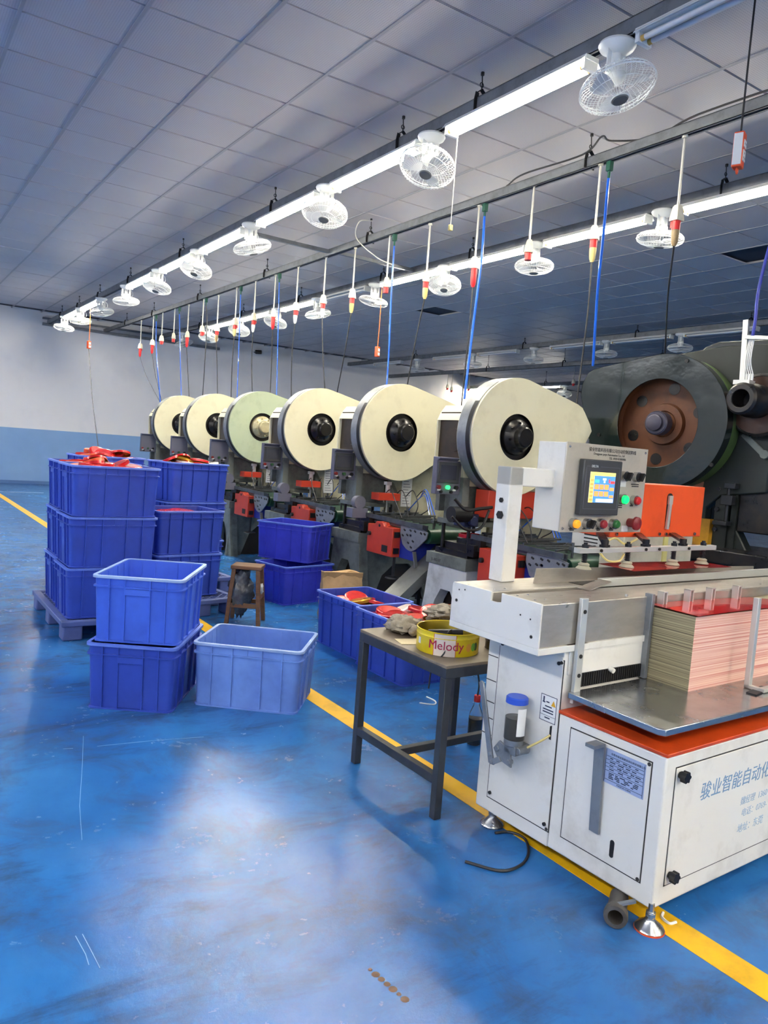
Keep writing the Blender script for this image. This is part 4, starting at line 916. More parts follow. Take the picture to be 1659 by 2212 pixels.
# chute under the second press, with the drive gear under it
t = thing('scrap_chute', 'sloping dark grey sheet metal chute under the green belt', 'chute', (PX_, PY_[1], 0))
dv = Vector((-.58, 0, -.56)).normalized()
b = MB(); p0 = Vector((.02, -.74, .69)); p1_ = Vector((-.53, -.74, .24)); up = Vector((-.69, 0, .72)); up = Vector((dv.z, 0, -dv.x)) * -1
for s_ in (-1, 1):
    for k in (0, 1): pass
w2 = .10
vs = []
for P in (p0, p1_):
    for yy, hh in ((-w2, .07), (-w2, 0), (w2, 0), (w2, .07)): vs.append(P + Vector((0, yy, 0)) + up * hh)
vs2 = [v + up * .003 + Vector((0, .003 if i % 4 < 2 else -.003, 0)) for i, v in enumerate(vs)]
b.add(vs + vs2, [(0, 1, 5, 4), (1, 2, 6, 5), (2, 3, 7, 6), (8, 12, 13, 9), (9, 13, 14, 10), (10, 14, 15, 11), (0, 4, 12, 8), (3, 11, 15, 7), (0, 8, 9, 1), (1, 9, 10, 2), (2, 10, 11, 3), (4, 5, 13, 12), (5, 6, 14, 13), (6, 7, 15, 14)])
b.build('trough', mat('dark_chute_metal', rgb(104, 108, 108), .38, .5, rgb(60, 60, 56), .5, 8), t, smooth=None)
MB().box(-.20, -.84, 0, -.17, -.81, .50).box(-.20, -.67, 0, -.17, -.64, .50).build('chute_stand', m_blacksteel, t)
t = thing('drive_unit', 'pale geared motor lying on the floor beneath the chute', 'motor', (3.66, 4.84, 0))
MB().cyl((-.16, 0, .10), (.12, 0, .10), .055, n=18).cyl((.12, 0, .10), (.18, 0, .10), .04, n=14).box(-.12, -.05, .14, .0, .05, .2).build('motor_body', mat('pale_blue_grey_casting', rgb(120, 136, 146), .4, .1, rgb(60, 64, 66), .5, 12), t, bevel=.005)
MB().box(-.2, -.08, 0, .2, .08, .05).build('base', m_dark, t)
MB().tube(bez([(-.02, 0, .2), (-.1, -.06, .3), (.0, -.08, .34), (.14, -.04, .26), (.2, 0, .08)], 6), .010, 6).build('cable', m_cable, t)
# can of red tin beside the press
t = thing('tin_can', 'tall open red tin can with gold inside by the press foot', 'tin can', (3.16, 3.86, 0))
MB().lathe([(0, 0), (.085, 0), (.085, .36), (.088, .365), (.083, .365), (.083, .3), (.083, .012), (0, .012)], 28, (0, 0, 0), (0, 0, 1)).build('wall', [m_red], t)
MB().lathe([(0, .02), (.0815, .02), (.0815, .362), (.0825, .364)], 28).build('lining', m_gold, t)

# ============================================================ big green press, turned to face the feeder
GP = thing('green_press', 'big dark green press with a brown flywheel in its round opening', 'punch press', (4.9, 3.684, 0), math.radians(-80))
GZ = 1.715
gout = hull([(.50 * math.cos(2 * PI * i / 72), GZ + .505 * math.sin(2 * PI * i / 72)) for i in range(72)] + [(-.58, 2.125), (-.645, 2.10), (-.70, 1.99), (-.695, 1.90), (-.60, 1.58), (-.48, 1.40)])
GO = polar(gout, (0, GZ), NG); GH = [(-.03 + .318 * math.cos(2 * PI * i / NG), 1.705 + .33 * math.sin(2 * PI * i / NG)) for i in range(NG)]
b = MB().plate_hole(GO, GH, 'xz', 0, .006)
n = NG; GI = scaled(GO, (0, GZ), .985)
vs = [(a, 0, z) for a, z in GO] + [(a, .10, z) for a, z in GO] + [(a, .10, z) for a, z in GI] + [(a, .006, z) for a, z in GI]
b.add(vs, [(k * n + i, k * n + (i + 1) % n, (k + 1) * n + (i + 1) % n, (k + 1) * n + i) for k in range(3) for i in range(n)])
g = b.build('wheel_guard', m_green, GP, bevel=.008)
b = MB()
for x, z in ((.16, 2.16), (.42, 1.42), (-.5, 1.6)): b.cyl((x, -.008, z), (x, .004, z), .014, n=12)
b.build('bolts', m_black, g)
vs = [(a * .99, .10, GZ + (z - GZ) * .99) for a, z in GO] + [(a * .99, .24, GZ + (z - GZ) * .99) for a, z in GO]
MB().add(vs, [(i, (i + 1) % n, n + (i + 1) % n, n + i) for i in range(n)]).build('guard_rim', m_greenrim, GP)
b = MB().lathe([(0, .10), (.09, .10), (.10, .09), (.15, .09), (.16, .125), (.36, .13), (.37, .10), (.45, .10), (.45, .22), (0, .22)], 56, (-.02, 0, 1.705), (0, 1, 0))
fw = b.build('flywheel', m_rust, GP)
for i in range(6):
    a = 2 * PI * i / 6 + .35; b = MB().cyl((-.02 + .27 * math.cos(a), .1235, 1.705 + .27 * math.sin(a)), (-.02 + .27 * math.cos(a), .132, 1.705 + .27 * math.sin(a)), .044, n=18); b.build('lightening_hole', m_dark, fw)
MB().lathe([(.09, .06), (.09, -.02), (.08, -.03), (.062, -.03), (.06, -.055), (.05, -.06), (0, -.06)], 32, (-.02, 0, 1.705), (0, 1, 0)).build('shaft_end', mat('slate_shaft_steel', rgb(66, 64, 78), .4, .4), fw)
b = MB().prism([(-.75, .95), (-.75, 2.02), (-.55, 2.18), (.30, 2.30), (.72, 2.30), (.72, 1.25), (.40, 1.20), (.30, 1.10), (.30, .95)], 'xz', .26, .36).prism([(-.75, .0), (-.75, 1.0), (.50, 1.0), (.62, .80), (.62, 0)], 'xz', .30, .42).box(-.7, .36, .0, .30, 1.0, 2.1).box(.3, .42, 1.35, .72, 1.0, 2.25)
b.build('frame', m_greendark, GP, bevel=.01)
cov = hull([(.10, 2.24), (.16, 2.30), (.26, 2.335), (.60, 2.335), (1.0, 2.33), (1.0, 1.55), (.36, 1.55), (.10, 1.9)])
MB().prism(cov, 'xz', .27, .9).build('top_cover', mat('slate_green_sheet', rgb(34, 39, 41), .35, .1, rgb(20, 22, 22), .5, 3), GP, bevel=.015)
# crank end at the front
b = MB().lathe([(.066, -.06), (.095, -.06), (.11, -.045), (.11, .05), (.118, .06), (.118, .2), (.05, .2)], 36, (.60, 0, 1.885), (.12, 1, 0)).lathe([(.066, -.06), (.062, .1), (0, .1)], 28, (.60, 0, 1.885), (.12, 1, 0)).torus((.594, -.05, 1.885), .07, .008, (.12, 1, 0), 28, 6)
b.build('crank_collar', m_dark, GP)
MB().lathe([(.09, .16), (.20, .16), (.21, .18), (.21, .26)], 40, (.64, 0, 1.86), (0, 1, 0)).build('crank_gear', mat('oily_rust_gear', rgb(64, 40, 30), .3, .3, rgb(26, 20, 18), .7, 10), GP)
MB().torus((.64, .18, 1.86), .205, .02, (0, 1, 0), 36, 8).build('gear_rim', m_dark, GP)
b = MB().bar((.565, .02, 2.0), (.545, .02, 2.43), .035, .03).box(.52, -.03, 1.985, .63, .07, 2.015)
b.build('sensor_post', m_alu, GP)
MB().bar((.56, .0, 2.31), (.85, .05, 2.29), .03, .025).build('sensor_bar', m_alu, GP)
b = MB()
for k in range(3): b.cyl((.585 + .02 * k, .02, 2.015), (.585 + .02 * k, .02, 2.06), .009, n=8)
for k in range(4): b.tube(bez([(.585 + .014 * k, .02, 2.06), (.575 + .012 * k, .0, 2.15), (.58 + .01 * k, .02, 2.30)], 6), .0045, 5)
b.build('sensor_wires', m_lampwhite, GP)
MB().bar((.52, .26, 1.66), (.70, .26, 1.50), .05, .04).cyl((.69, .25, 1.52), (.69, .21, 1.52), .03, n=16).build('lever', m_pressgrey, GP)
# ram guides, slide and yellow guard at the front
b = MB().box(.36, .28, .70, .46, .40, 1.46).box(.48, .28, .70, .52, .40, 1.44)
b.build('ram_guide', m_greendark, GP)
b = MB()
for z in (1.40, 1.25, 1.10, .95): b.cyl((.38, .28, z), (.38, .255, z), .016, n=10)
b.build('guide_bolts', m_blacksteel, GP)
MB().box(.52, .30, .95, .9, .7, 1.30).box(.50, .26, 1.44, .75, .32, 1.46).build('slide', m_dark, GP, bevel=.01)
b = MB().prism([(.12, .80), (.12, .95), (.20, 1.02), (.36, 1.02), (.36, .80)], 'xz', .22, .30)
b.build('yellow_guard', mat('dirty_yellow_sheet', rgb(176, 126, 20), .45, 0, rgb(90, 60, 14), .6, 8), GP)
MB().box(-.2, .05, .72, .9, .8, .82).build('bed', m_dark, GP, bevel=.01)
MB().box(.45, .18, 1.26, .53, .26, 1.30).cyl((.48, .2, 1.02), (.48, .2, 1.3), .012, n=10).box(.44, .17, 1.14, .52, .24, 1.21).box(.40, .16, .99, .50, .26, 1.02).build('valve_block', m_blacksteel, GP, bevel=.003)
MB().obox((.22, .255, 1.27), (.09, .004, .055), (0, .1, 0)).build('notice_plate', mat('faded_pink_plate', rgb(120, 84, 70), .5), GP)
# second green press's hose
P = [at(1640, 620, 0, 5.0), at(1632, 690, 0, 5.0), at(1626, 725, 0, 5.0)]
p0 = at(1672, 500, 0, 5.0)
t = thing('air_hose', 'dark blue air hose running down to the sensor post of the green press', 'air hose', p0, 0)
MB().tube([v - p0 for v in bez([p0 + Vector((0.1, -.1, .7)), p0] + P, 8)], .011, 8).build('hose', mat('royal_blue_hose', rgb(24, 40, 150), .3), t)
# white louvred cabinet and pale machine parts standing before the green press
t = thing('louvred_cabinet', 'narrow white cabinet with a column of slots beside the green press', 'cabinet', (4.15, 3.45, 0), 0)
MB().box(-.12, -.08, 0, .12, .2, 1.13).build('body', m_white, t, bevel=.006)
for i in range(20): MB().box(-.1205, -.03, .62 + i * .024, -.1195 + -.002, .09, .628 + i * .024).build('slot', m_black, t)
t = thing('pale_housing', 'pale worn machine housing under the orange transfer head', 'machine', (4.12, 3.0, 0), 0)
MB().box(-.35, -.0, .0, .33, .18, .965).build('body', mat('worn_beige_paint', rgb(188, 182, 160), .5, 0, rgb(110, 96, 78), .5, 5), t, bevel=.01)
MB().bar((.04, -.004, .5), (.04, -.004, .96), .04, .012).build('yellow_strip', mat('pale_yellow_strip', rgb(206, 196, 120), .5), t)
# ============================================================ sheet feeder in the foreground
FD = thing('sheet_feeder', 'white and orange sheet feeding machine in the right foreground', 'machine', (1.934, 1.311, 0), math.radians(2))
m_fw = mat('feeder_white_paint', rgb(224, 221, 212), .4, 0, rgb(140, 128, 104), .5, 5.0, lo=.52, hi=.85)
# lower cabinet
MB().box(0, 0, .062, 1.5, .41, .525).build('cabinet', m_fw, FD, bevel=.006, label='white lower cabinet')
MB().box(-.004, -.004, .525, 1.5, .41, .536).build('orange_top', mat('orange_cabinet_top', rgb(200, 70, 24), .35, 0, rgb(110, 36, 14), .5, 6), FD, bevel=.002)
def inset(name, parent, u=None, v=None, a0=0, a1=0, z0=0, z1=0):
    b = MB(); f = MB()
    if u is not None:
        b.box(u - .003, a0, z0, u, a1, z1)
        for (c0, c1, d0, d1) in ((a0 - .004, a0, z0 - .004, z1 + .004), (a1, a1 + .004, z0 - .004, z1 + .004), (a0, a1, z0 - .004, z0), (a0, a1, z1, z1 + .004)): f.box(u - .0006, c0, d0, u + .0002, c1, d1)
        for (c, d) in ((a0 + .006, z0 + .006), (a0 + .006, z1 - .006)): f.cyl((u - .001, c, d), (u - .0045, c, d), .006, n=10)
    else:
        b.box(a0, v - .003, z0, a1, v, z1)
        for (c0, c1, d0, d1) in ((a0 - .004, a0, z0 - .004, z1 + .004), (a1, a1 + .004, z0 - .004, z1 + .004), (a0, a1, z0 - .004, z0), (a0, a1, z1, z1 + .004)): f.box(c0, v - .0006, d0, c1, v + .0002, d1)
    p = b.build(name, m_fw, parent, bevel=.0015); f.build('panel_gap', mat('dark_gap', rgb(52, 50, 48), .7), p); return p
sd = inset('side_door', FD, u=0, a0=.048, a1=.353, z0=.125, z1=.492)
MB().prism([(.153 + .008 * math.cos(t * PI / 8), .178 + .02 * (1 if 0 <= t <= 8 else -1) + .008 * math.sin(t * PI / 8)) for t in range(16)], 'yz', -.0042, -.0030).build('door_slot', m_inkblack, sd)
fp = inset('front_panel', FD, v=0, a0=.052, a1=1.2, z0=.125, z1=.484)
for z in (.463, .155):
    b = MB().cyl((.068, -.003, z), (.068, -.012, z), .010, n=12)
    pts = [((.016 + .0022 * math.cos(6 * 2 * PI * i / 36)) * math.cos(2 * PI * i / 36) + .068, (.016 + .0022 * math.cos(6 * 2 * PI * i / 36)) * math.sin(2 * PI * i / 36) + z) for i in range(36)]
    b.prism(pts, 'xz', -.03, -.012); b.build('star_knob', m_black, fp)
FR = (PI / 2, 0, 0)
text('lettering', '骏业智能自动化', .060, m_inkblue, fp, (.188, -.0034, .362), FR, sx=.98, shear=.12)
text('lettering', '魏经理  1360', .030, m_inkpale, fp, (.432, -.0034, .292), FR, shear=.15)
text('lettering', '电话：0769-', .030, m_inkpale, fp, (.445, -.0034, .250), FR, shear=.15)
text('lettering', '地址：东莞', .032, m_inkpale, fp, (.430, -.0034, .198), FR, shear=.15)
# column
MB().box(0, .41, .060, 1.5, .765, .742).build('column', m_fw, FD, bevel=.004, label='white rear column')
cp = inset('side_panel', FD, u=0, a0=.41, a1=.705, z0=.115, z1=.700)
MB().box(-.004, .412, .680, -.0008, .74, .712).build('flange', m_fw, cp)
b = MB()
for v, z in ((.425, .69), (.69, .69), (.425, .135), (.69, .135)): b.cyl((-.003, v, z), (-.009, v, z), .0065, n=10)
b.build('screws', m_blacksteel, cp)
b = MB()
for z in (.63, .54, .46, .40, .34): b.box(-.0012, .712, z, .0002, .762, z + .003)
b.build('slots', MATS['dark_gap'], cp)
MB().prism([(.588 - .445 + .5 - .22 + .0 * i, 0) for i in range(0)] or [(.432, .425), (.440, .425), (.440, .470), (.432, .474)], 'yz', -.0045, -.003).build('cable_slot', m_inkblack, cp)
MB().tube(bez([(-.004, .436, .44), (-.03, .45, .42), (-.05, .49, .385)], 6), .004, 6).build('grease_line', m_yellowplug, cp)
# lubrication jar, pump and lever on the column
JB = (-.052, .553)
j = MB().lathe([(.0365, .0), (.0375, .004), (.0375, .135), (.036, .138)], 28, (JB[0], JB[1], .395)).build('jar', mat('milky_plastic_jar', rgb(214, 210, 190), .15, 0), FD)
jb = j.data.materials[0].node_tree.nodes['Principled BSDF']; jb.inputs['Alpha'].default_value = .07
MB().lathe([(0, 0), (.0355, 0), (.0355, .075), (0, .078)], 28, (JB[0], JB[1], .397)).build('oil', m_oil, j)
MB().lathe([(0, .150), (.034, .150), (.038, .146), (.039, .128), (.0375, .128)], 28, (JB[0], JB[1], .395)).build('blue_cap', mat('blue_cap_plastic', rgb(40, 80, 190), .4), j)
b = MB().lathe([(.0380, .02), (.0380, .115)], 8, (JB[0], JB[1], .395), (0, 0, 1), a0=math.radians(143), a1=math.radians(198))
b.build('jar_label', m_paper, j)
b = MB().cyl((JB[0], JB[1], .375), (JB[0], JB[1], .397), .034, n=20).box(-.075, .52, .345, -.005, .575, .378).prism([(.535, .30), (.545, .36), (.60, .375), (.625, .34), (.60, .31)], 'yz', -.075, -.066).cyl((-.08, .605, .345), (-.06, .605, .345), .010, n=12).cyl((-.08, .545, .318), (-.06, .545, .318), .009, n=12).cyl((-.07, .515, .365), (-.02, .515, .365), .013, n=12)
b.build('grease_pump', m_galv, FD, bevel=.002)
b = MB().prism([(.606, .285), (.632, .285), (.712, .552), (.704, .560), (.690, .556)], 'yz', -.086, -.078).bar((-.082, .618, .292), (-.075, .585, .315), .012, .02)
for v, z in ((.626, .32), (.618, .293)): b.cyl((-.09, v, z), (-.08, v, z), .008, n=10)
b.build('pump_lever', m_galv, FD, bevel=.002)
# stickers
st = MB().box(-.0036, .420, .480, -.0029, .490, .570).build('warning_sticker', m_paper, cp)
b = MB()
for (v0, v1, z0, z1) in ((.420, .490, .568, .570), (.420, .490, .480, .482), (.420, .422, .48, .57), (.488, .490, .48, .57), (.422, .488, .500, .5012)): b.box(-.0040, v0, z0, -.0034, v1, z1)
for (v0, v1, z0) in ((.452, .466, .545), (.440, .470, .530), (.432, .478, .519), (.432, .478, .510), (.445, .468, .491)): b.box(-.0040, v0, z0, -.0034, v1, z0 + .004)
b.box(-.0040, .474, .545, -.0034, .480, .563).box(-.0040, .470, .542, -.0034, .482, .546)
b.build('sticker_print', m_ink, st)
MB().prism([(.424, .538), (.444, .538), (.434, .558)], 'yz', -.0041, -.0034).build('warning_triangle', mat('warning_yellow', rgb(226, 172, 30), .5), st)
np_ = MB().box(-.0045, .063, .373, -.0032, .209, .481).build('nameplate', m_sticker, sd, label='silver blue maker nameplate')
b = MB()
def ln(v0, v1, z, h=.0012): b.box(-.0050, v0, z, -.0044, v1, z + h)
for z in (.458, .447, .435, .424, .412, .384): ln(.068, .204, z)
for (v, z0, z1) in ((.14, .435, .447), (.15, .424, .435), (.11, .424, .435), (.14, .412, .424)): b.box(-.0050, v, z0, -.0044, v + .0012, z1)
b.box(-.005, .066, .376, -.0044, .0672, .478).box(-.005, .2048, .376, -.0044, .206, .478)
rq = random.Random(3)
for z in (.452, .4405, .429, .4175, .405, .400, .395, .390):
    v = .19
    while v > .09:
        w_ = rq.uniform(.008, .02); ln(v - w_, v, z, .003); v -= w_ + rq.uniform(.004, .018)
b.build('nameplate_print', m_ink, np_)
SR = (PI / 2, 0, -PI / 2)
text('lettering', '东莞市骏业智能自动化科技有限公司', .0078, m_ink, np_, (-.0046, .188, .4655), SR)
text('lettering', 'MADE IN CHINA', .007, m_ink, np_, (-.0046, .158, .377), SR)
# hooked steel strap on the door
b = MB().prism([(.199, .205), (.235, .205), (.246, .492), (.210, .492)], 'yz', -.016, -.008).prism([(.210, .482), (.246, .482), (.246, .493), (.210, .493)], 'yz', -.060, -.008)
b.build('steel_strap', m_galv, FD)
# feet
def foot(u, v, nm='foot'):
    b = MB().lathe([(0, 0), (.042, 0), (.044, .006), (.040, .012), (.016, .030), (.013, .040), (.013, .055), (0, .055)], 28, (u, v, 0)).cyl((u, v, .05), (u, v, .08), .009, n=12).cyl((u, v, .042), (u, v, .052), .016, n=6)
    b.build(nm, m_steel2, FD)
foot(.006, .004); foot(.03, .70); foot(1.4, .035); foot(1.4, .7)
MB().cyl((.006, .004, 0.0002), (.006, .004, .004), .045, n=24).build('foot_pad', m_orangebox, FD)
# head: steel covered box with a white end plate
b = MB().box(-.138, .405, .757, 1.75, .578, .898).box(-.138, .628, .757, 1.75, .822, .898).box(-.138, .578, .757, 1.75, .628, .84)
b.build('head', m_steel, FD, bevel=.003, label='brushed steel feed bed')
ep = [(.398, .757), (.398, .903), (.578, .903), (.578, .872), (.600, .868), (.628, .868), (.628, .900), (.822, .898), (.828, .890), (.828, .757)]
e = MB().prism(ep, 'yz', -.146, -.138).box(-.146, .395, .735, .10, .83, .757).build('end_plate', m_fw, FD, bevel=.0015)
b = MB()
for v, z in ((.43, .79), (.80, .835)): b.cyl((-.1455, v, z), (-.148, v, z), .0055, n=10)
for v, z in ((.44, .845), (.485, .85), (.76, .88), (.79, .875)): b.cyl((-.1455, v, z), (-.147, v, z), .003, n=8)
b.build('plate_screws', m_inkblack, e)
MB().box(.0, .398, .735, 1.5, .41, .757).build('lip', m_fw, FD)
MB().box(.02, .404, .652, 1.5, .4105, .737).build('apron', m_fw, FD, bevel=.002)
MB().cyl((.235, .404, .652), (.235, .385, .648), .009, n=10).build('apron_knob', m_fw, FD)
b = MB()
for i in range(60): b.box(.06 + i * .012, .400, .606, .068 + i * .012, .408, .652)
b.box(.05, .406, .604, .78, .41, .653); b.build('brush_strip', m_black, FD)
b = MB()
for u in (-.10, -.05): 
    for v in (.47, .55, .66): b.lathe([(.004, 0), (.0035, .0025), (0, .003)], 8, (u, v, .898))
b.build('top_screws', m_steel2, FD)
# lift plate with cut sheets, and the guides round the stack
pl = [(0, .03), (.014, .016)] ; 
MB().prism([(.0, .04), (.012, .020), (1.3, .0), (1.3, .40), (.015, .395)], 'xy', .578, .600).build('lift_plate', m_steel2, FD, bevel=.003, label='steel lift plate')
for u, v, w_, d_, z0, z1 in ((.045, .388, .032, .014, .56, .915), (.418, .398, .016, .032, .602, .91)):
    MB().box(u - w_ / 2, v - d_ / 2, z0, u + w_ / 2, v + d_ / 2, z1).build('guide_post', m_alu if u < .1 else m_galv, FD, bevel=.0015)
b = MB()
for z in (.87, .72, .655): b.cyl((.045, .381, z), (.045, .378, z), .007, n=10)
b.build('post_holes', m_inkblack, FD)
MB().box(.688, .145, .602, .708, .165, .928).box(.688, .10, .602, .708, .165, .614).box(.688, .09, .602, .86, .112, .616).build('stop_bracket', m_alu, FD, bevel=.0015)
MB().obox((.70, .115, .6025), (.14, .035, .004), (0, 0, .15)).build('shim', m_blacksteel, FD)
for i, u in enumerate((.475, .64, .785, .972)):
    b = MB(); z0 = .858
    for (a0, a1, c0, c1) in ((u - .012, u - .007, z0, z0 + .06), (u + .007, u + .012, z0, z0 + .06), (u - .012, u + .012, z0 + .055, z0 + .06)): b.box(a0, .372, c0, a1, .40, c1)
    b.build('guide_clip', m_alu, FD, bevel=.001)
MB().box(.30, .412, .900, .31, .42, .91).box(.385, .59, .898, 1.75, .61, .930).build('bed_rail', m_alu, FD, bevel=.002)
MB().prism([(.27, .898), (.385, .924), (.385, .928), (.26, .900)], 'xz', .545, .60).build('ramp_plate', m_steel, FD)
b = MB().prism([(.155, .898), (.165, .954), (.62, .946), (1.7, .92), (1.7, .898)], 'xz', .716, .721)
b.build('side_fence', m_steel, FD)
MB().box(.33, .635, .8985, 1.75, .70, .9000).build('bed_slot', m_dark, FD)
# suction gripper with orange housing
MB().box(.753, .86, 1.048, 1.443, 1.04, 1.287).build('transfer_housing', m_orange, FD, bevel=.003, label='orange transfer head housing')
hs = [(1.165 + .019 * math.cos(math.radians(a)), (1.235 if a <= 180 else 1.10) + .016 * math.sin(math.radians(a))) for a in list(range(0, 181, 30)) + list(range(180, 361, 30))]
MB().prism(hs, 'xz', .8565, .860).build('housing_slot', m_inkblack, FD)
b = MB().bar((1.155, .852, 1.085), (1.162, .852, 1.205), .018, .010).box(1.148, .848, 1.20, 1.176, .857, 1.24)
b.build('air_cylinder', m_alu, FD)
b = MB()
for u in (.80, 1.11, 1.16, 1.21, 1.39): b.cyl((u, .862, 1.062), (u, .853, 1.062), .0075, n=8)
b.build('housing_screws', m_steel2, FD)
MB().box(.30, .635, 1.020, 1.215, .665, 1.040).build('suction_bar', m_alu, FD, bevel=.0015)
for u in (.46, .72, .98):
    MB().cyl((u, .650, 1.04), (u, .650, 1.07), .014, n=12).box(u - .02, .64, 1.035, u + .02, .66, 1.05).bar((u, .65, 1.062), (u + .28, .90, 1.062), .03, .012).build('bar_mount', m_dark, FD)
for u in (.42, .70, .79, 1.0): MB().cyl((u, .634, 1.030), (u, .628, 1.030), .006, n=8).build('bar_bolt', m_dark, FD)
for u in (.345, .605, .915, 1.132):
    b = MB().cyl((u, .648, .972), (u, .648, 1.06), .0075, n=10)
    hz = [(u + .011 * math.cos(i * .9), .648 + .011 * math.sin(i * .9), .974 + .045 * i / 49) for i in range(50)]
    b.tube(hz, .0016, 4); b.cyl((u, .648, 1.04), (u, .648, 1.052), .014, n=6)
    s_ = b.build('suction_rod', m_blacksteel, FD)
    MB().lathe([(.012, .984), (.020, .980), (.022, .976), (.019, .972), (.028, .964), (.030, .960), (0, .961)], 20, (u, .648, 0)).build('suction_cup', mat('grey_rubber_cup', rgb(168, 162, 140), .6), s_)
b = MB().tube(bez([(.42, .65, 1.03), (.47, .64, .99), (.55, .645, .985), (.585, .65, 1.01)], 6), .0045, 6).tube(bez([(.46, .65, 1.06), (.52, .65, 1.075), (.60, .66, 1.05), (.70, .68, 1.065)], 6), .0045, 6)
b.build('vacuum_hose', m_yellowplug, FD)
# post and arm that carry the control box
b = MB().box(.035, .765, .898, .105, .835, 1.325).box(.035, .765, 1.255, .30, .835, 1.325)
b.build('panel_post', m_fw, FD, bevel=.004)
b = MB().cyl((.0345, .80, 1.20), (.030, .80, 1.20), .010, n=6).cyl((.0345, .80, 1.145), (.028, .80, 1.145), .016, n=6)
b.build('post_bolts', m_black, FD)
# control box
CB = bpy.data.objects.new('control_box', None)
bx = MB().box(.270, .722, 1.092, .765, .860, 1.432).build('control_box', m_fw, FD, bevel=.003, label='steel faced control box with touch screen')
bpy.data.objects.remove(CB)
MB().box(.268, .716, 1.090, .767, .722, 1.434).build('face_plate', m_face, bx, bevel=.001)
MB().box(.345, .690, 1.160, .575, .716, 1.375).build('screen_bezel', m_darkgray, bx, bevel=.004)
def scr(name, rects, y, m):
    b = MB()
    for (a0, a1, c0, c1) in rects: b.box(.345 + .23 * a0, y - .0006, 1.160 + .215 * c0, .345 + .23 * a1, y, 1.160 + .215 * c1)
    return b.build(name, m, bx)
scr('screen', [(.17, .83, .23, .78)], .6895, emis('screen_blue', rgb(70, 130, 205), .22))
scr('screen_header', [(.17, .83, .715, .78), (.17, .28, .23, .72)], .6890, emis('screen_yellow', rgb(250, 216, 110), .22))
for q_ in [(.30 + .13 * i, .41 + .13 * i, .47 - .125 * j, .56 - .125 * j) for i in range(3) for j in range(2)] + [(.70, .81, .45, .51), (.70, .81, .32, .37)] + [(.185, .265, .26 + .07 * i, .30 + .07 * i) for i in range(6)]: scr('screen_key', [q_], .6885, emis('screen_orange', rgb(246, 150, 80), .22))
for q_ in ((.36, .81, .24, .30), (.50, .59, .64, .675), (.53, .57, .59, .63)): scr('screen_field', [q_], .6885, emis('screen_white', rgb(244, 240, 226), .22))
scr('screen_green_key', [(.30, .41, .59, .645)], .6885, emis('screen_green', rgb(80, 200, 170), .22))
scr('screen_red_key', [(.71, .82, .58, .63), (.66, .69, .59, .66)], .6885, emis('screen_red', rgb(228, 70, 70), .22))
b = MB()
for (a0, a1, c0, c1) in ((.06, .94, .11, .118), (.06, .068, .11, .88), (.932, .94, .11, .88), (.06, .16, .873, .88), (.42, .94, .873, .88)): b.box(.345 + .23 * a0, .6893, 1.160 + .215 * c0, .345 + .23 * a1, .690, 1.160 + .215 * c1)
b.build('bezel_line', m_grayplastic, bx)
text('lettering', 'DELTA', .013, m_paper, bx, (.388, .6895, 1.345), FR, shear=.1)
text('lettering', '骏业智能科技有限公司自动控制送料线', .0172, m_inkblack, bx, (.395, .7157, 1.408), FR)
text('lettering', 'Dongguan junye Automation Co., Ltd', .0125, m_inkblack, bx, (.425, .7157, 1.394), FR)
text('lettering', 'TEL: 0769-81880886', .0125, m_inkblack, bx, (.52, .7157, 1.380), FR)
def button(u, z, m, r=.0165, h=.03, ring=m_steel2, sel=False, name='button'):
    b = MB().cyl((u, .716, z), (u, .716 - h * .7, z), r + .004, n=20).build(name, ring, bx)
    if sel: MB().cyl((u, .716 - h * .7, z), (u, .716 - h * .85, z), r, n=20).obox((u, .716 - h * 1.15, z), (.010, .018, 2 * r), (0, .5, 0)).build('knob', m_black, b)
    else: MB().lathe([(0, h + .006), (r * .7, h + .005), (r, h), (r, h * .6)], 20, (u, .716, z), (0, -1, 0)).build('cap', m, b)
    return b
button(.615, 1.318, None, sel=True); button(.695, 1.318, None, sel=True)
button(.615, 1.225, emis('green_lamp', (0.0, 1.0, .08, 1), .6)); button(.695, 1.222, mat('red_button', rgb(190, 30, 34), .35))
button(.335, 1.125, emis('amber_lamp', rgb(220, 140, 30), .15)); button(.415, 1.125, None, sel=True); button(.495, 1.125, mat('dull_red_button', rgb(150, 40, 50), .35)); button(.575, 1.125, mat('green_button', rgb(40, 110, 50), .35))
MB().lathe([(0, .05), (.018, .049), (.027, .043), (.028, .034), (.018, .028), (.018, 0)], 24, (.685, .716, 1.13), (0, -1, 0)).build('emergency_stop', mat('maroon_button', rgb(120, 22, 30), .4), bx)
b = MB()
for u, z in ((.60, 1.277), (.64, 1.095)): b.box(u, .7145, z - .002, u + .04, .7160, z + .022)
b.build('white_tags', m_paper, bx)
b = MB()
for u, z, wd in ((.605, 1.300, .02), (.675, 1.285, .05), (.68, 1.277, .045), (.60, 1.197, .03), (.605, 1.189, .025), (.68, 1.197, .02), (.32, 1.1015, .035), (.325, 1.0965, .025), (.40, 1.1015, .03), (.48, 1.1015, .03), (.485, 1.0965, .02), (.56, 1.1015, .03), (.562, 1.0965, .026)): b.box(u, .7152, z, u + wd, .7160, z + .004)
b.build('panel_print', m_inkblack, bx)
b = MB()
for u in (.285, .75):
    for z in (1.105, 1.418): b.lathe([(0, .004), (.004, .003), (.0055, 0)], 10, (u, .716, z), (0, -1, 0))
b.build('panel_screws', m_steel2, bx)

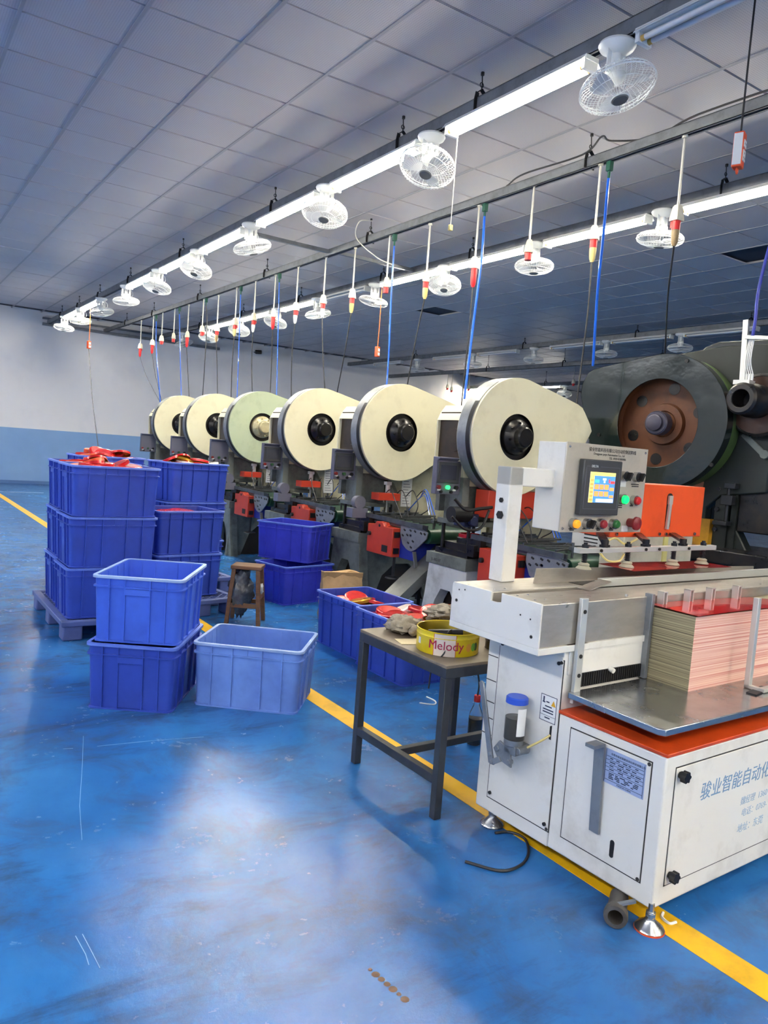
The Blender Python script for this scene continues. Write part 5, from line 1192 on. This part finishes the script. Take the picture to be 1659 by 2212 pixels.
# ------------------------------------------------------------ stack of printed sheets
LF = Matrix.Translation((1.934, 1.311, 0)) @ Matrix.Rotation(math.radians(2), 4, 'Z')
def fw(u, v, z): return LF @ Vector((u, v, z))
ST = thing('sheet_stack', 'tall stack of red printed tin sheets on the lift plate', 'sheet stack', fw(.43, .22, .600), math.radians(2))
m_edge_l = print_mat('stack_edge_left', rgb(166, 156, 122), rgb(84, 74, 56), (.5, .5, 190))
m_edge_f = print_mat('stack_edge_front', rgb(230, 196, 178), rgb(196, 120, 108), (.5, .5, 170))
for k in range(1):
    b = MB().box(0, 0, 0, .85, .178, .262); b.mi = [1, 1, 0, 1, 1, 1]
    b.build('sheets', [m_edge_f, m_edge_l], ST, smooth=None)
def wavy(name, u0, u1, v0, v1, z, amp, m, par, th=.0012):
    b = MB(); nu, nv = 24, 6; top = []
    for j in range(nv + 1):
        for i in range(nu + 1):
            u = u0 + (u1 - u0) * i / nu; v = v0 + (v1 - v0) * j / nv
            top.append((u, v, z + amp * (math.sin(i / nu * PI * 1.2 + .4) * .6 + .4 * (j / nv) * math.cos(i / nu * 4))))
    F_ = [(j * (nu + 1) + i, j * (nu + 1) + i + 1, (j + 1) * (nu + 1) + i + 1, (j + 1) * (nu + 1) + i) for j in range(nv) for i in range(nu)]
    b.add(top, F_); b.add([(a, c, d - th) for a, c, d in top], [q[::-1] for q in F_]); return b.build(name, m, par, smooth=60)
def sheet_mat():
    m = mat('printed_red_sheet', rgb(214, 22, 30), .14, .05, coat=.5); nt = m.node_tree; N = nt.nodes; L = nt.links; b = N['Principled BSDF']
    tc = N.new('ShaderNodeTexCoord'); mp = N.new('ShaderNodeMapping'); mp.inputs['Scale'].default_value = (9, 9, 9); L.new(tc.outputs['Object'], mp.inputs[0])
    v = N.new('ShaderNodeTexVoronoi'); v.inputs['Scale'].default_value = 14; L.new(mp.outputs[0], v.inputs['Vector'])
    w_ = N.new('ShaderNodeTexNoise'); w_.inputs['Scale'].default_value = .8; L.new(mp.outputs[0], w_.inputs['Vector'])
    cr = N.new('ShaderNodeValToRGB'); cr.color_ramp.elements[0].color = rgb(190, 8, 20); cr.color_ramp.elements[1].color = rgb(238, 44, 48); L.new(v.outputs['Distance'], cr.inputs[0])
    L.new(cr.outputs[0], b.inputs['Base Color']); return m
m_sheet = sheet_mat()
wavy('top_sheet', -.005, .86, -.012, .18, .266, .008, m_sheet, ST)
for lab, u, v, z, lu, lv, amp in (('glossy red printed sheet hanging from the suction cups', .545, .565, .955, .69, .175, .004), ('glossy red printed sheet lying on the feed bed', .62, .635, .9015, .62, .06, .0005)):
    o = wavy('printed_sheet', 0, lu, 0, lv, .002, amp, m_sheet, None); o.location = fw(u, v, z); o.rotation_euler = (0, 0, math.radians(2)); tag(o, lab, 'sheet')
# ------------------------------------------------------------ steel table
TB = thing('steel_table', 'low welded steel table with a worn board top', 'table', (1.76, 2.13, 0), math.radians(.8))
TW_, TD_, TH_ = .56, .585, .585
MB().box(0, 0, TH_ - .012, TW_, TD_, TH_).build('top', m_tabletop, TB, bevel=.002)
m_leg = mat('dark_grey_tube', rgb(62, 66, 72), .45, .4, rgb(36, 36, 36), .5, 10)
b = MB().box(0, 0, TH_ - .05, TW_, .032, TH_ - .012).box(0, TD_ - .032, TH_ - .05, TW_, TD_, TH_ - .012).box(0, .032, TH_ - .05, .032, TD_ - .032, TH_ - .012).box(TW_ - .032, .032, TH_ - .05, TW_, TD_ - .032, TH_ - .012)
b.build('apron', m_leg, TB, bevel=.002)
for u in (0.0, TW_ - .032):
    for v in (0.0, TD_ - .032): MB().box(u, v, 0, u + .032, v + .032, TH_ - .05).build('leg', m_leg, TB, bevel=.002)
MB().box(.0, .032, .13, .03, TD_ - .032, .165).build('stretcher', m_leg, TB, bevel=.002)
MB().box(.03, TD_ * .48, .133, TW_ - .03, TD_ * .48 + .03, .163).build('stretcher', m_leg, TB, bevel=.002)
# yellow biscuit tin on the table
TX, TY, TZ_ = 1.915, 2.325, TH_
tin = thing('biscuit_tin', 'open yellow biscuit tin with red lettering on the steel table', 'tin', (TX, TY, TZ_))
TR = .124
m_ytin = mat('yellow_printed_tin', rgb(226, 200, 26), .28, .1, rgb(190, 160, 10), .4, 9, coat=.3)
MB().lathe([(0, 0), (TR - .002, 0), (TR, .003), (TR, .064), (TR + .0015, .067), (TR, .070), (TR, .084), (TR + .0025, .087), (TR, .089), (TR - .003, .087)], 48).build('wall', m_ytin, tin)
MB().lathe([(0, .003), (TR - .003, .003), (TR - .003, .086), (TR - .001, .0885)], 48).build('lining', mat('olive_gold_lining', rgb(150, 132, 40), .3, .7), tin)
vd = math.atan2(-TY, -TX)   # side that faces the aisle
def band_(name, a0, a1, z0, z1, m, r=TR + .0006):
    n_ = 14; vs = [(r * math.cos(vd + a0 + (a1 - a0) * i / n_), r * math.sin(vd + a0 + (a1 - a0) * i / n_), z) for z in (z0, z1) for i in range(n_ + 1)]
    return MB().add(vs, [(i, i + 1, n_ + 2 + i, n_ + 1 + i) for i in range(n_)]).build(name, m, tin)
band_('white_band', -.42, .26, .001, .084, mat('ivory_print', rgb(222, 206, 188), .3))
band_('red_edge', .26, .275, .001, .084, m_redmatte); band_('red_edge', -.435, -.42, .001, .084, m_redmatte)
band_('sticker', -1.12, -.98, .03, .055, m_paper)
for a, col in ((.72, rgb(214, 150, 50)), (.93, rgb(90, 160, 50)), (1.06, rgb(30, 70, 30))):
    vs = [((TR + .0007) * math.cos(vd + a + .10 * math.cos(2 * PI * i / 18)), (TR + .0007) * math.sin(vd + a + .10 * math.cos(2 * PI * i / 18)), .036 + .016 * math.sin(2 * PI * i / 18)) for i in range(18)]
    MB().add(vs, [tuple(range(18))]).build('fruit_print', mat('fruit_%d' % int(a * 100), col, .3), tin)
def bend(o, r, base):
    for v in o.data.vertices:
        a = base + v.co.x / r; zz = v.co.y; rr_ = r + v.co.z; v.co = (rr_ * math.cos(a), rr_ * math.sin(a), zz)
tx = text('lettering', 'Melody', .048, mat('crimson_ink', rgb(170, 16, 62), .35), tin, (0, 0, .026), (0, 0, 0), align='CENTER', depth=.0006, offset=.0); bend(tx, TR + .0012, vd + -.04)
try:
    bv = bpy.data.fonts
except Exception: pass
MB().cyl((-.06, .05, .055), (.05, -.03, .068), .017, n=12).build('black_tube', m_black, tin, (0, 0, 0))
MB().tube(bez([(.0, -.01, .07), (-.035, -.06, .095), (-.075, -.085, .085), (-.083, -.09, .02), (-.125, -.075, -.04), (-.14, -.08, -.12)], 7), .0032, 6).build('black_wire', m_cable, tin)
# gloves, red tin, card and small cans on the table
t = thing('work_glove', 'grimy grey cotton work glove lying at the table edge', 'glove', (1.90, 2.62, TH_), .4); t.scale = (1.3, 1.3, 1.35)
blob('palm', m_glove, t, (0, 0, .024), (.065, .05, .026), 2.2, .4, nu=26, nv=16, flat=0.001)
for k in range(4): blob('finger', m_glove, t, (.075 + .012 * (k % 2), -.035 + .024 * k, .016), (.045, .012, .014), 4 + k, .3, flat=0.001, nu=14, nv=10)
blob('thumb', m_glove, t, (-.02, -.062, .018), (.03, .014, .016), 9.1, .3, flat=.001, nu=14, nv=10)
t = thing('work_glove', 'crumpled cotton gloves lying in the red tin', 'glove', (2.12, 2.60, TH_ + .046), -.3); t.scale = (1.3, 1.3, 1.35)
blob('palm', m_glove, t, (0, 0, .02), (.07, .055, .024), 6.2, .45, nu=26, nv=16)
for k in range(4): blob('finger', m_glove, t, (.07, -.035 + .024 * k, .022 + .006 * (k % 2)), (.042, .012, .012), 14 + k, .3, nu=14, nv=10)
t = thing('red_tin', 'shallow red tin holding gloves behind the yellow tin', 'tin', (2.12, 2.585, TH_))
MB().lathe([(0, 0), (.11, 0), (.112, .045), (.109, .045), (.107, .003), (0, .003)], 40).build('wall', m_red, t)
MB().lathe([(0, .004), (.1065, .004), (.1085, .044)], 40).build('lining', m_gold, t)
tag(MB().prism([(0, 0), (.085, -.03), (.115, .055), (.02, .08)], 'xy', TH_ + .0005, TH_ + .0025).build('card_scrap', mat('manila_card', rgb(206, 190, 150), .7), loc=(1.775, 2.44, 0)), 'scrap of manila card on the table beside the yellow tin', 'card')
for k in range(3):
    t = thing('small_can', ['bottom dark tin can of the pile by the feeder column', 'middle dark tin can of the pile by the feeder column', 'top dark tin can of the pile by the feeder column'][k], 'can', (2.115 + .004 * k, 2.275, TH_ + .036 * k), 0, 'small cans on the table')
    MB().lathe([(0, 0), (.034, 0), (.036, .003), (.034, .006), (.034, .030), (.036, .033), (.034, .035), (0, .033)], 24).build('wall', mat('tarnished_tin', rgb(86, 80, 66), .35, .6), t)
# bottle under the table
t = thing('oil_bottle', 'clear plastic bottle of dark oil with red cap under the table', 'bottle', (2.40, 2.66, 0))
MB().lathe([(0, 0), (.030, 0), (.033, .004), (.033, .13), (.030, .15), (.016, .185), (.0125, .20), (.0125, .215)], 24).build('bottle', m_clear, t)
MB().lathe([(0, .003), (.0315, .003), (.0315, .125), (0, .127)], 24).build('oil', m_oil, t)
MB().lathe([(0, .235), (.0145, .235), (.0155, .23), (.0155, .205), (.0125, .205)], 18).build('cap', m_redmatte, t)
MB().tube(bez([(0, 0, .23), (.002, .0, .30), (-.03, .01, .42), (-.06, .02, .53)], 6), .004, 6).build('tube', m_cable, t)
# loops and scraps on the floor
tag(MB().tube(bez([(1.674, 1.846, .006), (1.743, 1.75, .006), (1.83, 1.745, .006), (1.91, 1.79, .006), (1.97, 1.87, .006), (1.955, 1.93, .006), (1.90, 1.95, .006)], 8), .005, 6).build('floor_cable', m_cable), 'black cable looped on the floor by the feeder foot', 'cable')
tag(MB().tube(bez([(2.50, 3.23, .003), (2.56, 3.18, .003), (2.60, 3.22, .003), (2.60, 3.30, .003)], 6), .004, 5).build('plastic_strip', m_lampwhite), 'short white curved plastic strip on the floor beyond the table', 'strip')
tag(MB().tube(bez([(2.045, 1.345, .004), (2.02, 1.33, .004), (2.015, 1.30, .004), (2.04, 1.295, .004)], 6), .005, 5).build('plastic_clip', m_paper), 'small white broken clip on the yellow line', 'clip')
from mathutils import noise as _mn
b = MB(); 
for k in range(7):
    x = 1.108 + .003 * k; y = 1.55 - .022 * k; r = .006 + .006 * abs(math.sin(k * 1.9))
    b.lathe([(0, .003), (r * .7, .0025), (r, .0003)], 9, (x, y, 0))
tag(b.build('debris_streak', mat('brown_residue', rgb(120, 96, 78), .8)), 'brown streak of dried residue on the floor in front', 'debris')
pf = thing('pipe_fitting', 'rusty pipe fitting lying on the floor under the feeder corner', 'pipe fitting', (1.893, 1.398, 0), math.radians(-56))
MB().lathe([(.022, -.06), (.034, -.06), (.036, -.05), (.034, -.03), (.028, -.02), (.028, .06), (.022, .06)], 22, (0, 0, .036), (0, 1, 0), True).build('pipe', mat('dull_cast_iron', rgb(96, 92, 86), .5, .5, rgb(60, 44, 30), .5, 20), pf)
MB().bar((-.02, -.05, .06), (.05, -.02, .08), .012, .008).build('handle', m_galv, pf)
